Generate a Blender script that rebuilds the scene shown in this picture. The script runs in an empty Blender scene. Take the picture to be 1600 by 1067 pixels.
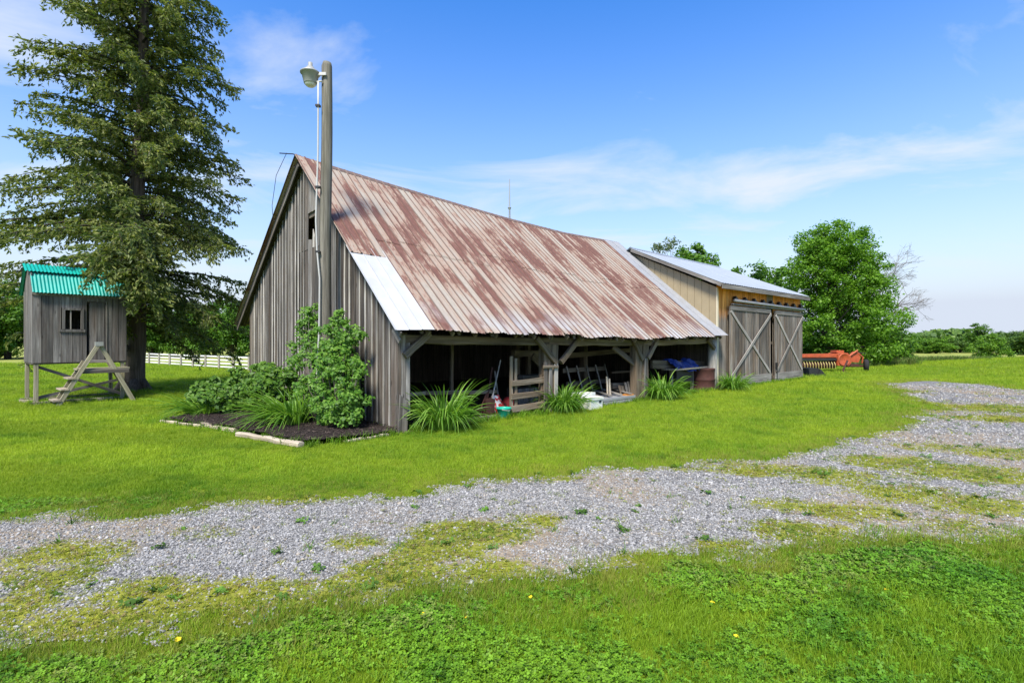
import bpy, bmesh, math, random
import numpy as np
from mathutils import Vector, Matrix, Quaternion

R = math.radians
random.seed(7)
rng = np.random.default_rng(11)
scene = bpy.context.scene
COL = scene.collection

# ------------------------------------------------------------------ camera
EYE = 1.7
FPX = 800.0            # focal length in pixels of the 1600 px wide photograph
HOR = 532.0            # horizon row
cam_d = bpy.data.cameras.new('camera')
cam = bpy.data.objects.new('camera', cam_d)
COL.objects.link(cam)
cam.location = (0, 0, EYE)
cam.rotation_euler = (R(90), 0, 0)
cam_d.sensor_width = 36
cam_d.lens = 18.0
cam_d.shift_y = -0.001
cam_d.clip_start = 0.05
cam_d.clip_end = 5000
scene.camera = cam

# ------------------------------------------------------------------ sky + sun
SUN_EL, SUN_AZ = R(52), R(195)      # azimuth clockwise from +Y: behind the camera, a little left
world = bpy.data.worlds.new('World')
scene.world = world
world.use_nodes = True
wn = world.node_tree
wn.nodes.clear()
def wnode(t, **kw):
    n = wn.nodes.new(t)
    for k, v in kw.items():
        setattr(n, k, v)
    return n
w_out = wnode('ShaderNodeOutputWorld')
w_bg = wnode('ShaderNodeBackground')
w_bg.inputs['Strength'].default_value = 0.10
sky = wnode('ShaderNodeTexSky', sky_type='NISHITA')
sky.sun_disc = False
sky.sun_elevation = SUN_EL
sky.sun_rotation = SUN_AZ
sky.altitude = 100
sky.air_density = 1.15
sky.dust_density = 0.35
sky.ozone_density = 2.2
w_tc = wnode('ShaderNodeTexCoord')
hsv = wnode('ShaderNodeHueSaturation')
hsv.inputs['Hue'].default_value = 0.512
hsv.inputs['Saturation'].default_value = 1.46
hsv.inputs['Value'].default_value = 1.48
wn.links.new(sky.outputs[0], hsv.inputs['Color'])
sep = wnode('ShaderNodeSeparateXYZ')
wn.links.new(w_tc.outputs['Generated'], sep.inputs[0])
def wmath(op, a, b=None, clamp=False):
    n = wnode('ShaderNodeMath', operation=op)
    n.use_clamp = clamp
    for i, s in enumerate((a, b)):
        if s is None: continue
        if isinstance(s, (int, float)): n.inputs[i].default_value = s
        else: wn.links.new(s, n.inputs[i])
    return n.outputs[0]
# thin high cloud: noise laid on a flat layer overhead, seen in perspective
zc = wmath('MAXIMUM', sep.outputs['Z'], 0.0)
den = wmath('ADD', zc, 0.16)
cx_ = wmath('DIVIDE', sep.outputs['X'], den)
cy_ = wmath('DIVIDE', sep.outputs['Y'], den)
comb = wnode('ShaderNodeCombineXYZ')
wn.links.new(cx_, comb.inputs[0]); wn.links.new(cy_, comb.inputs[1])
wmap = wnode('ShaderNodeMapping')
wmap.inputs['Location'].default_value = (6.91, 4.25, 0)
wmap.inputs['Rotation'].default_value = (0, 0, R(-14))
wmap.inputs['Scale'].default_value = (0.75, 1.25, 1)
wn.links.new(comb.outputs[0], wmap.inputs[0])
n1 = wnode('ShaderNodeTexNoise'); n1.inputs['Scale'].default_value = 1.15
n1.inputs['Detail'].default_value = 9; n1.inputs['Roughness'].default_value = 0.58; n1.inputs['Distortion'].default_value = 0.55
wn.links.new(wmap.outputs[0], n1.inputs['Vector'])
r1 = wnode('ShaderNodeValToRGB')
r1.color_ramp.elements[0].position = 0.50; r1.color_ramp.elements[0].color = (0, 0, 0, 1)
r1.color_ramp.elements[1].position = 0.70; r1.color_ramp.elements[1].color = (1, 1, 1, 1)
wn.links.new(n1.outputs['Fac'], r1.inputs[0])
# thin veil that thickens towards the horizon, as a flat layer does
veil = wmath('POWER', wmath('SUBTRACT', 1.0, zc, True), 3.4)
veil = wmath('MULTIPLY', veil, 1.0)
cl = wmath('MULTIPLY', r1.outputs[0], 0.9)
veil = wmath('MULTIPLY', veil, 1.22, True)
vmix = wnode('ShaderNodeMixRGB')
vmix.inputs['Color2'].default_value = (3.65, 4.05, 4.75, 1)
wn.links.new(veil, vmix.inputs['Fac']); wn.links.new(hsv.outputs[0], vmix.inputs['Color1'])
cl = wmath('MULTIPLY', cl, wmath('MULTIPLY', wmath('SUBTRACT', zc, 0.04), 6.0, True))
cmix = wnode('ShaderNodeMixRGB')
cmix.inputs['Color2'].default_value = (4.3, 4.65, 5.1, 1)
wn.links.new(cl, cmix.inputs['Fac']); wn.links.new(vmix.outputs[0], cmix.inputs['Color1'])
wn.links.new(cmix.outputs[0], w_bg.inputs['Color'])
wn.links.new(w_bg.outputs[0], w_out.inputs['Surface'])

sun_d = bpy.data.lights.new('sun', 'SUN')
sun_d.energy = 3.9
sun_d.angle = R(14)                 # veiled sun: soft shadows
sun_d.color = (1.0, 0.93, 0.80)
sun = bpy.data.objects.new('sun', sun_d)
COL.objects.link(sun)
sdir = Vector((math.sin(SUN_AZ) * math.cos(SUN_EL), math.cos(SUN_AZ) * math.cos(SUN_EL), math.sin(SUN_EL)))
sun.rotation_euler = sdir.to_track_quat('Z', 'Y').to_euler()
sun.location = (0, -10, 20)

vs = scene.view_settings
vs.view_transform = 'Standard'
try: vs.look = 'None'
except Exception: pass
vs.gamma = 1
vs.use_curve_mapping = False
vs.exposure = 0.95

# ------------------------------------------------------------------ geometry of the place
UX = np.array([890.0, 800.0]); UX /= np.hypot(*UX)         # barn length
VX = np.array([-UX[1], UX[0]])                              # barn depth
BC = np.array([-2.125, 9.444])                              # near corner of the barn
BANG = math.atan2(UX[1], UX[0])
def b2w(x, y): return BC + x * UX + y * VX
def fx(px, off=0.0):
    """x along the barn (and world depth) of the photo column px on the plane y = off"""
    k = (px - 800) / FPX; P = BC + off * VX
    s = (k * P[1] - P[0]) / (UX[0] - k * UX[1])
    return s, (P + s * UX)[1]
def fp(px, py, off=0.0):
    s, Y = fx(px, off)
    return (s, off, EYE - (py - HOR) * Y / FPX)
def gp(px, py, g=0.0):
    Y = (EYE - g) * FPX / (py - HOR)
    return ((px - 800) / FPX * Y, Y)
def HT(X, Y):
    """terrain height"""
    X = np.asarray(X, float); Y = np.asarray(Y, float)
    h = 0.75 * np.exp(-((X - 32) / 6.2) ** 2 - ((Y - 28.5) / 6.5) ** 2)
    far = np.clip((np.hypot(X, Y) - 80) / 200, 0, 1)
    return h + 0.0 * far
def ht(x, y): return float(HT(x, y))

# value noise in numpy
def vnoise(x, y, seed=0):
    x = np.asarray(x, float); y = np.asarray(y, float)
    xi = np.floor(x).astype(np.int64); yi = np.floor(y).astype(np.int64)
    xf = x - xi; yf = y - yi
    def hsh(a, b):
        n = (a * 374761393 + b * 668265263 + seed * 974711) & 0xffffffff
        n = ((n ^ (n >> 13)) * 1274126177) & 0xffffffff
        return ((n ^ (n >> 16)) & 0xffff) / 65535.0
    u = xf * xf * (3 - 2 * xf); v = yf * yf * (3 - 2 * yf)
    a = hsh(xi, yi); b = hsh(xi + 1, yi); c = hsh(xi, yi + 1); d = hsh(xi + 1, yi + 1)
    return (a * (1 - u) + b * u) * (1 - v) + (c * (1 - u) + d * u) * v
def fbm(x, y, seed=0, oct=4):
    s = 0; a = 0.5; t = 0
    for i in range(oct):
        s = s + a * vnoise(x * 2 ** i, y * 2 ** i, seed + i * 17); t += a; a *= 0.55
    return s / t
def inpoly(X, Y, poly):
    X = np.asarray(X); Y = np.asarray(Y); ins = np.zeros(X.shape, bool)
    n = len(poly); j = n - 1
    for i in range(n):
        xi, yi = poly[i]; xj, yj = poly[j]
        c = ((yi > Y) != (yj > Y)) & (X < (xj - xi) * (Y - yi) / ((yj - yi) or 1e-9) + xi)
        ins ^= c; j = i
    return ins

# ------------------------------------------------------------------ helpers
def tag(o, label=None, cat=None, group=None, kind=None):
    if label: o['label'] = label
    if cat: o['category'] = cat
    if group: o['group'] = group
    if kind: o['kind'] = kind
    return o
def empty(name, loc=(0, 0, 0), rz=0.0, label=None, cat=None, group=None):
    o = bpy.data.objects.new(name, None)
    o.empty_display_size = 0.2
    COL.objects.link(o); o.location = loc; o.rotation_euler = (0, 0, rz)
    return tag(o, label, cat, group)
def mesh_np(name, verts, faces, mat=None, smooth=False):
    me = bpy.data.meshes.new(name)
    if isinstance(faces, np.ndarray):
        nv, nf, k = len(verts), len(faces), faces.shape[1]
        me.vertices.add(nv); me.vertices.foreach_set('co', np.asarray(verts, np.float32).ravel())
        me.loops.add(nf * k); me.loops.foreach_set('vertex_index', faces.astype(np.int32).ravel())
        me.polygons.add(nf)
        me.polygons.foreach_set('loop_start', np.arange(0, nf * k, k, dtype=np.int32))
        me.update(calc_edges=True)
    else:
        me.from_pydata([tuple(v) for v in verts], [], faces)
        me.update()
    if smooth: me.polygons.foreach_set('use_smooth', np.ones(len(me.polygons), bool))
    if mat: me.materials.append(mat)
    return me
def link(name, me, parent=None, loc=(0, 0, 0), rot=None):
    o = bpy.data.objects.new(name, me)
    COL.objects.link(o)
    o.location = loc
    if rot is not None: o.rotation_euler = rot
    if parent: o.parent = parent
    return o
class MB:
    """collects shapes into one mesh"""
    def __init__(s): s.v = []; s.f = []
    def add(s, verts, faces):
        b = len(s.v); s.v += [tuple(v) for v in verts]; s.f += [tuple(i + b for i in f) for f in faces]
    def box(s, a, b):
        x0, y0, z0 = a; x1, y1, z1 = b
        s.add([(x0,y0,z0),(x1,y0,z0),(x1,y1,z0),(x0,y1,z0),(x0,y0,z1),(x1,y0,z1),(x1,y1,z1),(x0,y1,z1)],
              [(0,3,2,1),(4,5,6,7),(0,1,5,4),(1,2,6,5),(2,3,7,6),(3,0,4,7)])
    def tube(s, pts, rad, n=8, cap=True):
        pts = [Vector(p) for p in pts]
        if not hasattr(rad, '__len__'): rad = [rad] * len(pts)
        b = len(s.v); ref = None
        for i, p in enumerate(pts):
            d = (pts[min(i + 1, len(pts) - 1)] - pts[max(i - 1, 0)]).normalized()
            if ref is None:
                ref = d.orthogonal().normalized()
            ref = (ref - d * ref.dot(d)).normalized()
            c = d.cross(ref)
            for k in range(n):
                a = 2 * math.pi * k / n
                s.v.append(tuple(p + (ref * math.cos(a) + c * math.sin(a)) * rad[i]))
        for i in range(len(pts) - 1):
            for k in range(n):
                s.f.append((b + i*n + k, b + i*n + (k+1) % n, b + (i+1)*n + (k+1) % n, b + (i+1)*n + k))
        if cap:
            s.f.append(tuple(b + k for k in reversed(range(n))))
            e = b + (len(pts) - 1) * n
            s.f.append(tuple(e + k for k in range(n)))
    def lathe(s, prof, n=20, c=(0, 0, 0)):
        b = len(s.v)
        for r, z in prof:
            for k in range(n):
                a = 2 * math.pi * k / n
                s.v.append((c[0] + r * math.cos(a), c[1] + r * math.sin(a), c[2] + z))
        for i in range(len(prof) - 1):
            for k in range(n):
                s.f.append((b + i*n + k, b + i*n + (k+1) % n, b + (i+1)*n + (k+1) % n, b + (i+1)*n + k))
    def prism(s, poly, y0, y1):
        """polygon in x,z extruded along y"""
        n = len(poly); b = len(s.v)
        s.v += [(x, y0, z) for x, z in poly] + [(x, y1, z) for x, z in poly]
        s.f.append(tuple(b + k for k in range(n))); s.f.append(tuple(b + n + k for k in reversed(range(n))))
        for k in range(n):
            s.f.append((b + k, b + n + k, b + n + (k+1) % n, b + (k+1) % n))
    def build(s, name, mat, parent=None, loc=(0,0,0), rot=None, smooth=False):
        me = mesh_np(name, s.v, s.f, mat, smooth)
        return link(name, me, parent, loc, rot)

def board(name, p0, p1, w, d, mat, parent=None, face=(0, -1, 0), jit=0.006, segs=3, ch=0.006, top=0.0, bot=0.0, bow=0.0):
    """a timber from p0 to p1: width w across, thickness d along `face`; its grain runs along local Z"""
    p0 = Vector(p0); p1 = Vector(p1); ax = p1 - p0; L = ax.length; z = ax.normalized()
    y = Vector(face); y = (y - z * y.dot(z))
    y = y.normalized() if y.length > 1e-5 else z.orthogonal().normalized()
    x = y.cross(z)
    hw, hd = w / 2, d / 2; c = min(ch, hd * .45, hw * .45)
    sec = [(-hw + c, -hd), (hw - c, -hd), (hw, -hd + c), (hw, hd - c), (hw - c, hd), (-hw + c, hd), (-hw, hd - c), (-hw, -hd + c)]
    vs_, fs = [], []
    ph = random.random() * 6.28
    for i in range(segs + 1):
        t = i / segs
        jx, jy = random.uniform(-jit, jit), random.uniform(-jit, jit) * .6
        b_ = bow * math.sin(math.pi * t)
        k = 1 + random.uniform(-.5, .5) * jit / hw
        for sx, sy in sec:
            zz = t * L
            if i == segs: zz += top * sx + random.uniform(-jit, jit) * .4
            if i == 0: zz += bot * sx + random.uniform(-jit, jit) * .4
            vs_.append((sx * k + jx, sy + jy + b_, zz))
    for i in range(segs):
        for k in range(8):
            fs.append((i*8 + k, i*8 + (k+1) % 8, (i+1)*8 + (k+1) % 8, (i+1)*8 + k))
    fs.append(tuple(reversed(range(8)))); fs.append(tuple(segs*8 + k for k in range(8)))
    o = link(name, mesh_np(name, vs_, fs, mat), parent)
    M = Matrix((x, y, z)).transposed().to_4x4(); M.translation = p0
    o.matrix_local = M
    return o

# ------------------------------------------------------------------ materials
def nmat(name):
    m = bpy.data.materials.new(name); m.use_nodes = True
    nt = m.node_tree; b = nt.nodes['Principled BSDF']
    return m, nt, b
class NT:
    def __init__(s, nt): s.nt = nt
    def n(s, t, **kw):
        x = s.nt.nodes.new(t)
        for k, v in kw.items(): setattr(x, k, v)
        return x
    def l(s, a, b): s.nt.links.new(a, b)
    def math(s, op, a, b=None, clamp=False):
        n = s.n('ShaderNodeMath', operation=op); n.use_clamp = clamp
        for i, v in enumerate((a, b)):
            if v is None: continue
            if isinstance(v, (int, float)): n.inputs[i].default_value = v
            else: s.l(v, n.inputs[i])
        return n.outputs[0]
    def noise(s, vec, scale, detail=4, rough=.55, dist=0.0):
        n = s.n('ShaderNodeTexNoise')
        n.inputs['Scale'].default_value = scale; n.inputs['Detail'].default_value = detail
        n.inputs['Roughness'].default_value = rough; n.inputs['Distortion'].default_value = dist
        if vec is not None: s.l(vec, n.inputs['Vector'])
        return n.outputs['Fac']
    def map(s, vec, scale=(1, 1, 1), loc=(0, 0, 0)):
        n = s.n('ShaderNodeMapping'); n.inputs['Scale'].default_value = scale; n.inputs['Location'].default_value = loc
        s.l(vec, n.inputs[0]); return n.outputs[0]
    def ramp(s, fac, stops):
        n = s.n('ShaderNodeValToRGB'); cr = n.color_ramp
        while len(cr.elements) < len(stops): cr.elements.new(0.5)
        for e, (p, c) in zip(cr.elements, stops):
            e.position = p; e.color = (c, c, c, 1) if isinstance(c, (int, float)) else (*c, 1)
        s.l(fac, n.inputs[0]); return n.outputs[0]
    def mix(s, fac, a, b, mode='MIX'):
        n = s.n('ShaderNodeMixRGB', blend_type=mode)
        for i, v in enumerate((fac, a, b)):
            if isinstance(v, (int, float)): n.inputs[i].default_value = v if i == 0 else (v, v, v, 1)
            elif isinstance(v, tuple): n.inputs[i].default_value = (*v, 1)
            else: s.l(v, n.inputs[i])
        return n.outputs[0]
    def bump(s, h, strength, dist, bsdf):
        n = s.n('ShaderNodeBump'); n.inputs['Strength'].default_value = strength; n.inputs['Distance'].default_value = dist
        s.l(h, n.inputs['Height']); s.l(n.outputs[0], bsdf.inputs['Normal'])

def objcoord(T, k=13.0):
    tc = T.n('ShaderNodeTexCoord'); oi = T.n('ShaderNodeObjectInfo')
    sc = T.n('ShaderNodeVectorMath', operation='SCALE'); sc.inputs[0].default_value = (k, k * 1.7, k * 2.3)
    T.l(oi.outputs['Random'], sc.inputs['Scale'])
    ad = T.n('ShaderNodeVectorMath', operation='ADD')
    T.l(tc.outputs['Object'], ad.inputs[0]); T.l(sc.outputs[0], ad.inputs[1])
    return ad.outputs[0], oi.outputs['Random'], tc.outputs['Object']

def wood(name, dark, mid, light, var=.35, warm=None, warmamt=0.0, knots=True, bump=.5):
    m, nt, b = nmat(name); T = NT(nt)
    v, rnd, raw = objcoord(T)
    g = T.noise(T.map(v, (16, 16, .8)), 1.0, 7, .62, .25)
    fine = T.noise(T.map(v, (95, 95, 2.2)), 1.0, 3, .6)
    broad = T.noise(T.map(v, (1.3, 1.3, .45)), 1.0, 3, .55)
    col = T.ramp(g, [(.26, dark), (.52, mid), (.78, light)])
    fm = T.ramp(fine, [(.32, .52), (.62, 1.12)])
    col = T.mix(.75, col, fm, 'MULTIPLY')
    bm_ = T.ramp(broad, [(.3, .62), (.7, 1.22)])
    col = T.mix(.8, col, bm_, 'MULTIPLY')
    tone = T.math('ADD', T.math('MULTIPLY', rnd, 2 * var), 1 - var)
    col = T.mix(1.0, col, tone, 'MULTIPLY')
    if warm:
        wn_ = T.ramp(T.noise(T.map(v, (5, 5, .5), (4, 1, 9)), 1.0, 4, .6), [(.45, 0), (.72, 1)])
        col = T.mix(T.math('MULTIPLY', wn_, warmamt), col, warm)
    if knots:
        vo = T.n('ShaderNodeTexVoronoi'); vo.inputs['Scale'].default_value = 1.0; vo.inputs['Randomness'].default_value = 1
        T.l(T.map(v, (5.5, 5.5, 1.7)), vo.inputs['Vector'])
        kn = T.ramp(vo.outputs['Distance'], [(.05, .25), (.13, 1.0)])
        col = T.mix(.8, col, kn, 'MULTIPLY')
    T.l(col, b.inputs['Base Color'])
    b.inputs['Roughness'].default_value = .88
    b.inputs['Specular IOR Level'].default_value = .22
    T.bump(T.math('ADD', T.math('MULTIPLY', g, .6), T.math('MULTIPLY', fine, .5)), bump, .012, b)
    return m

M = {}
M['wood'] = wood('weathered_barn_wood', (.040, .036, .033), (.165, .155, .145), (.37, .355, .335), .5, (.22, .15, .095), .35)
M['wood2'] = wood('brown_barn_wood', (.030, .026, .024), (.105, .094, .085), (.25, .232, .212), .45, (.17, .11, .07), .35)
M['batten'] = wood('weathered_batten_wood', (.15, .14, .122), (.37, .35, .32), (.56, .53, .49), .4, None, 0, False)
M['beam'] = wood('aged_post_wood', (.055, .042, .030), (.175, .142, .105), (.34, .29, .225), .25, (.24, .15, .085), .5, False, .8)
M['pole'] = wood('utility_pole_wood', (.085, .078, .06), (.19, .178, .148), (.33, .315, .27), .1, (.16, .16, .10), .3, False, .8)
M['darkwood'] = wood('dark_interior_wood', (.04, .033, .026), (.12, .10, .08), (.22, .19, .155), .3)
M['door'] = wood('sliding_door_wood', (.045, .039, .033), (.165, .148, .13), (.42, .385, .34), .4, (.26, .15, .07), .45)
M['trim'] = wood('grey_trim_wood', (.10, .092, .082), (.23, .215, .195), (.38, .36, .335), .2)
M['brace'] = wood('pale_brace_wood', (.15, .14, .122), (.31, .29, .262), (.47, .445, .41), .2, None, 0, False)
M['ladder'] = wood('treated_ladder_wood', (.15, .135, .085), (.31, .285, .20), (.46, .43, .33), .15, None, 0, False)
M['paleplank'] = wood('pale_plank_wood', (.22, .18, .13), (.45, .38, .29), (.62, .55, .44), .2)
M['logwood'] = wood('bleached_log_wood', (.22, .18, .13), (.47, .40, .30), (.66, .58, .46), .15, None, 0, False, .9)
M['play'] = wood('playhouse_board_wood', (.05, .047, .044), (.155, .148, .14), (.30, .29, .275), .32, (.28, .14, .06), .12)

def cedar():
    """siding that keeps its fresh orange under the eave and has weathered grey lower down"""
    m, nt, b = nmat('cedar_siding'); T = NT(nt)
    v, rnd, raw = objcoord(T)
    g = T.noise(T.map(v, (16, 16, .9)), 1.0, 7, .62, .25)
    fine = T.noise(T.map(v, (90, 90, 2)), 1.0, 3, .6)
    fresh = T.ramp(g, [(.25, (.36, .11, .02)), (.5, (.86, .36, .075)), (.8, (.95, .56, .20))])
    grey = T.ramp(g, [(.26, (.085, .07, .055)), (.52, (.23, .195, .16)), (.8, (.40, .355, .30))])
    sp = T.n('ShaderNodeSeparateXYZ'); T.l(raw, sp.inputs[0])
    hz = T.math('ADD', sp.outputs['Z'], T.math('MULTIPLY', T.noise(T.map(v, (9, 9, .8)), 1, 3), .7))
    wgt = T.ramp(T.math('SUBTRACT', hz, 2.3), [(.45, 0), (.9, 1)])
    col = T.mix(wgt, grey, fresh)
    col = T.mix(.7, col, T.ramp(fine, [(.32, .5), (.62, 1.1)]), 'MULTIPLY')
    col = T.mix(1.0, col, T.math('ADD', T.math('MULTIPLY', rnd, .4), .8), 'MULTIPLY')
    T.l(col, b.inputs['Base Color']); b.inputs['Roughness'].default_value = .85
    b.inputs['Specular IOR Level'].default_value = .25
    T.bump(T.math('ADD', g, fine), .5, .01, b)
    return m
M['cedar'] = cedar()

def rust_roof():
    m, nt, b = nmat('rusty_roof_steel'); T = NT(nt)
    uv = T.n('ShaderNodeUVMap'); uv.uv_map = 'UVMap'
    sp = T.n('ShaderNodeSeparateXYZ'); T.l(uv.outputs[0], sp.inputs[0])
    U, V = sp.outputs['X'], sp.outputs['Y']
    strip = T.math('FLOOR', T.math('DIVIDE', U, .2))
    sheet = T.math('FLOOR', T.math('DIVIDE', U, .6))
    c1 = T.n('ShaderNodeCombineXYZ')
    T.l(T.math('MULTIPLY', U, 1.4), c1.inputs[0]); T.l(T.math('MULTIPLY', V, .40), c1.inputs[1]); T.l(T.math('MULTIPLY', strip, 1.7), c1.inputs[2])
    a = T.noise(c1.outputs[0], 1.0, 6, .62, .15)
    c2 = T.n('ShaderNodeCombineXYZ')
    T.l(T.math('MULTIPLY', U, .5), c2.inputs[0]); T.l(T.math('MULTIPLY', V, .42), c2.inputs[1]); T.l(T.math('MULTIPLY', sheet, 2.1), c2.inputs[2])
    big = T.noise(c2.outputs[0], 1.0, 2, .5)
    c3 = T.n('ShaderNodeCombineXYZ')
    T.l(T.math('MULTIPLY', U, 26), c3.inputs[0]); T.l(T.math('MULTIPLY', V, 5), c3.inputs[1])
    sm = T.noise(c3.outputs[0], 1.0, 5, .68)
    tot = T.math('ADD', T.math('ADD', T.math('MULTIPLY', a, .62), T.math('MULTIPLY', big, .38)), T.math('MULTIPLY', T.math('SUBTRACT', sm, .5), .30))
    zinc = T.ramp(sm, [(.3, (.27, .235, .19)), (.7, (.39, .35, .295))])
    rus = T.ramp(sm, [(.3, (.095, .042, .032)), (.55, (.16, .074, .054)), (.8, (.28, .15, .105))])
    veil_ = (.31, .19, .13)
    col = T.mix(T.ramp(tot, [(.435, 0), (.535, .75)]), zinc, veil_)
    col = T.mix(T.ramp(tot, [(.513, 0), (.55, 1)]), col, rus)
    # bare zinc survives along the lower edge towards the far bays
    low = T.math('MULTIPLY', T.ramp(V, [(.25, 1), (1.0, 0)]), T.ramp(T.noise(c2.outputs[0], 1.7, 3), [(.45, 0), (.6, 1)]))
    col = T.mix(T.math('MULTIPLY', low, .8), col, (.36, .375, .385))
    # shade painted along every rib, since the sun lights the ribs evenly
    fr = T.math('FRACT', T.math('DIVIDE', U, .2))
    rib_shade = T.ramp(fr, [(.0, 1), (.08, 1), (.15, 0), (.235, 0)])
    col = T.mix(T.math('MULTIPLY', rib_shade, .8), col, (.085, .045, .034))
    T.l(col, b.inputs['Base Color'])
    b.inputs['Roughness'].default_value = .68; b.inputs['Metallic'].default_value = .0
    b.inputs['Specular IOR Level'].default_value = .35
    T.bump(sm, .25, .004, b)
    return m
M['rust'] = rust_roof()

def plain(name, col, rough=.6, metal=0.0, var=.12, scale=6, spec=.4, dirt=None, dirtamt=.4, bump=.15):
    m, nt, b = nmat(name); T = NT(nt)
    v, rnd, raw = objcoord(T)
    n = T.noise(v, scale, 6, .6)
    c = T.mix(1.0, tuple(col), T.ramp(n, [(.3, 1 - var), (.7, 1 + var)]), 'MULTIPLY')
    if dirt:
        d = T.ramp(T.noise(v, scale * .6, 6, .7), [(.48, 0), (.68, 1)])
        c = T.mix(T.math('MULTIPLY', d, dirtamt), c, tuple(dirt))
    T.l(c, b.inputs['Base Color']); b.inputs['Roughness'].default_value = rough; b.inputs['Metallic'].default_value = metal
    b.inputs['Specular IOR Level'].default_value = spec
    T.bump(n, bump, .006, b)
    return m
M['galv'] = plain('galvanised_steel', (.25, .26, .275), .55, .1, .12, 3, .5, (.30, .27, .24), .35)
M['grayroof'] = plain('grey_blue_roof_steel', (.25, .285, .325), .5, .0, .08, 2, .5)
M['whitesheet'] = plain('white_roof_steel', (.44, .447, .455), .55, 0, .08, 2.5, .5, (.45, .42, .38), .35)
M['beige'] = plain('beige_painted_siding', (.345, .28, .175), .6, 0, .08, 2, .35, (.36, .29, .18), .3)
M['cream'] = plain('cream_trim_paint', (.55, .49, .35), .6, 0, .08, 3, .35)
M['teal'] = plain('turquoise_corrugated_plastic', (.004, .30, .25), .35, 0, .12, 3, .5, (.02, .20, .16), .4)
M['bucket'] = plain('turquoise_plastic', (.01, .42, .30), .4, 0, .06, 4, .5)
M['orange'] = plain('faded_orange_paint', (.37, .075, .027), .55, 0, .3, 5, .35, (.20, .07, .04), .5)
M['rustred'] = plain('rusty_brown_steel', (.062, .024, .019), .75, 0, .3, 5, .3, (.06, .03, .025), .5)
M['black'] = plain('black_steel', (.022, .023, .025), .5, .1, .2, 6)
M['rubber'] = plain('tyre_rubber', (.02, .02, .02), .85, 0, .2, 8, .3)
M['yellow'] = plain('pale_yellow_rim', (.55, .46, .18), .5, 0, .1, 5)
M['lampgrey'] = plain('lamp_grey_aluminium', (.33, .34, .32), .5, .2, .1, 6, .5, (.2, .19, .16), .4)
M['lens'] = plain('lamp_frosted_lens', (.72, .72, .68), .3, 0, .03, 4, .5)
M['conduit'] = plain('white_conduit', (.46, .46, .44), .5, 0, .05, 4, .4)
M['tarp'] = plain('blue_tarp', (.012, .035, .20), .45, 0, .25, 5, .4)
M['whitebox'] = plain('white_foam_plastic', (.72, .72, .69), .6, 0, .05, 5, .3)
M['fencewhite'] = plain('white_fence_rail', (.75, .75, .72), .5, 0, .04, 2, .4)
M['fencepost'] = plain('grey_fence_post', (.28, .26, .22), .8, 0, .15, 4, .3)
M['antenna'] = plain('antenna_steel', (.30, .33, .36), .5, .3, .05, 2)
M['orangebox'] = plain('orange_plywood', (.48, .20, .045), .7, 0, .15, 6, .3)
M['soil'] = plain('bare_barn_soil', (.075, .06, .042), .95, 0, .35, 6, .2, None, 0, .6)
M['tin'] = plain('grey_sheet_bundle', (.30, .31, .32), .5, .2, .15, 5, .4)
M['stone'] = plain('pale_edging_stone', (.44, .38, .29), .9, 0, .25, 9, .2, (.25, .22, .15), .4, .5)

def bag_mat():
    m, nt, b = nmat('feed_bag_print'); T = NT(nt)
    v, rnd, raw = objcoord(T)
    n = T.noise(raw, 9, 2, .5)
    c = T.ramp(n, [(.47, (.72, .69, .66)), (.50, (.50, .03, .03))])
    T.l(c, b.inputs['Base Color']); b.inputs['Roughness'].default_value = .55
    return m
M['bag'] = bag_mat()

def leafmat(name, dark, mid, light, trans=.35, rough=.5, bark=None):
    m, nt, b = nmat(name); T = NT(nt)
    gi = T.n('ShaderNodeNewGeometry')
    col = T.ramp(gi.outputs['Random Per Island'], [(0, dark), (.5, mid), (1, light)])
    T.l(col, b.inputs['Base Color']); b.inputs['Roughness'].default_value = rough
    b.inputs['Specular IOR Level'].default_value = .3
    tr = T.n('ShaderNodeBsdfTranslucent')
    T.l(T.mix(1.0, col, (1.25, 1.35, .55), 'MULTIPLY'), tr.inputs['Color'])
    mx = T.n('ShaderNodeMixShader'); mx.inputs[0].default_value = trans
    T.l(b.outputs[0], mx.inputs[1]); T.l(tr.outputs[0], mx.inputs[2])
    T.l(mx.outputs[0], nt.nodes['Material Output'].inputs['Surface'])
    return m
M['spruce'] = leafmat('spruce_needles', (.055, .095, .026), (.135, .18, .045), (.27, .29, .085), .4)
M['maple'] = leafmat('maple_leaves', (.065, .165, .012), (.12, .26, .018), (.20, .37, .035), .45)
M['maple2'] = leafmat('bush_leaves', (.045, .115, .012), (.08, .185, .018), (.14, .27, .03), .4)
M['bushlight'] = leafmat('light_shrub_leaves', (.06, .15, .014), (.115, .24, .02), (.19, .34, .035), .4)
M['farleaf'] = leafmat('distant_leaves', (.05, .11, .022), (.085, .165, .03), (.13, .22, .04), .35)
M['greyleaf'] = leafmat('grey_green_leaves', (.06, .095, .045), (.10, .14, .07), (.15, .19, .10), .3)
M['vine'] = leafmat('climbing_shrub_leaves', (.04, .125, .012), (.095, .225, .022), (.19, .34, .05), .35)
M['darkbush'] = leafmat('dark_bush_leaves', (.036, .10, .010), (.072, .165, .014), (.125, .235, .024), .3)
M['lily'] = leafmat('daylily_blades', (.07, .175, .02), (.14, .29, .035), (.26, .42, .075), .4, .42)
M['bark'] = wood('spruce_bark', (.05, .04, .032), (.13, .105, .085), (.25, .215, .18), .1, None, 0, False, 1.0)
M['twig'] = wood('bare_branch_bark', (.09, .078, .065), (.17, .15, .13), (.26, .235, .21), .1, None, 0, False)
M['darkbark'] = wood('maple_bark', (.025, .022, .018), (.06, .052, .044), (.11, .10, .085), .1, None, 0, False, .9)

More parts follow.
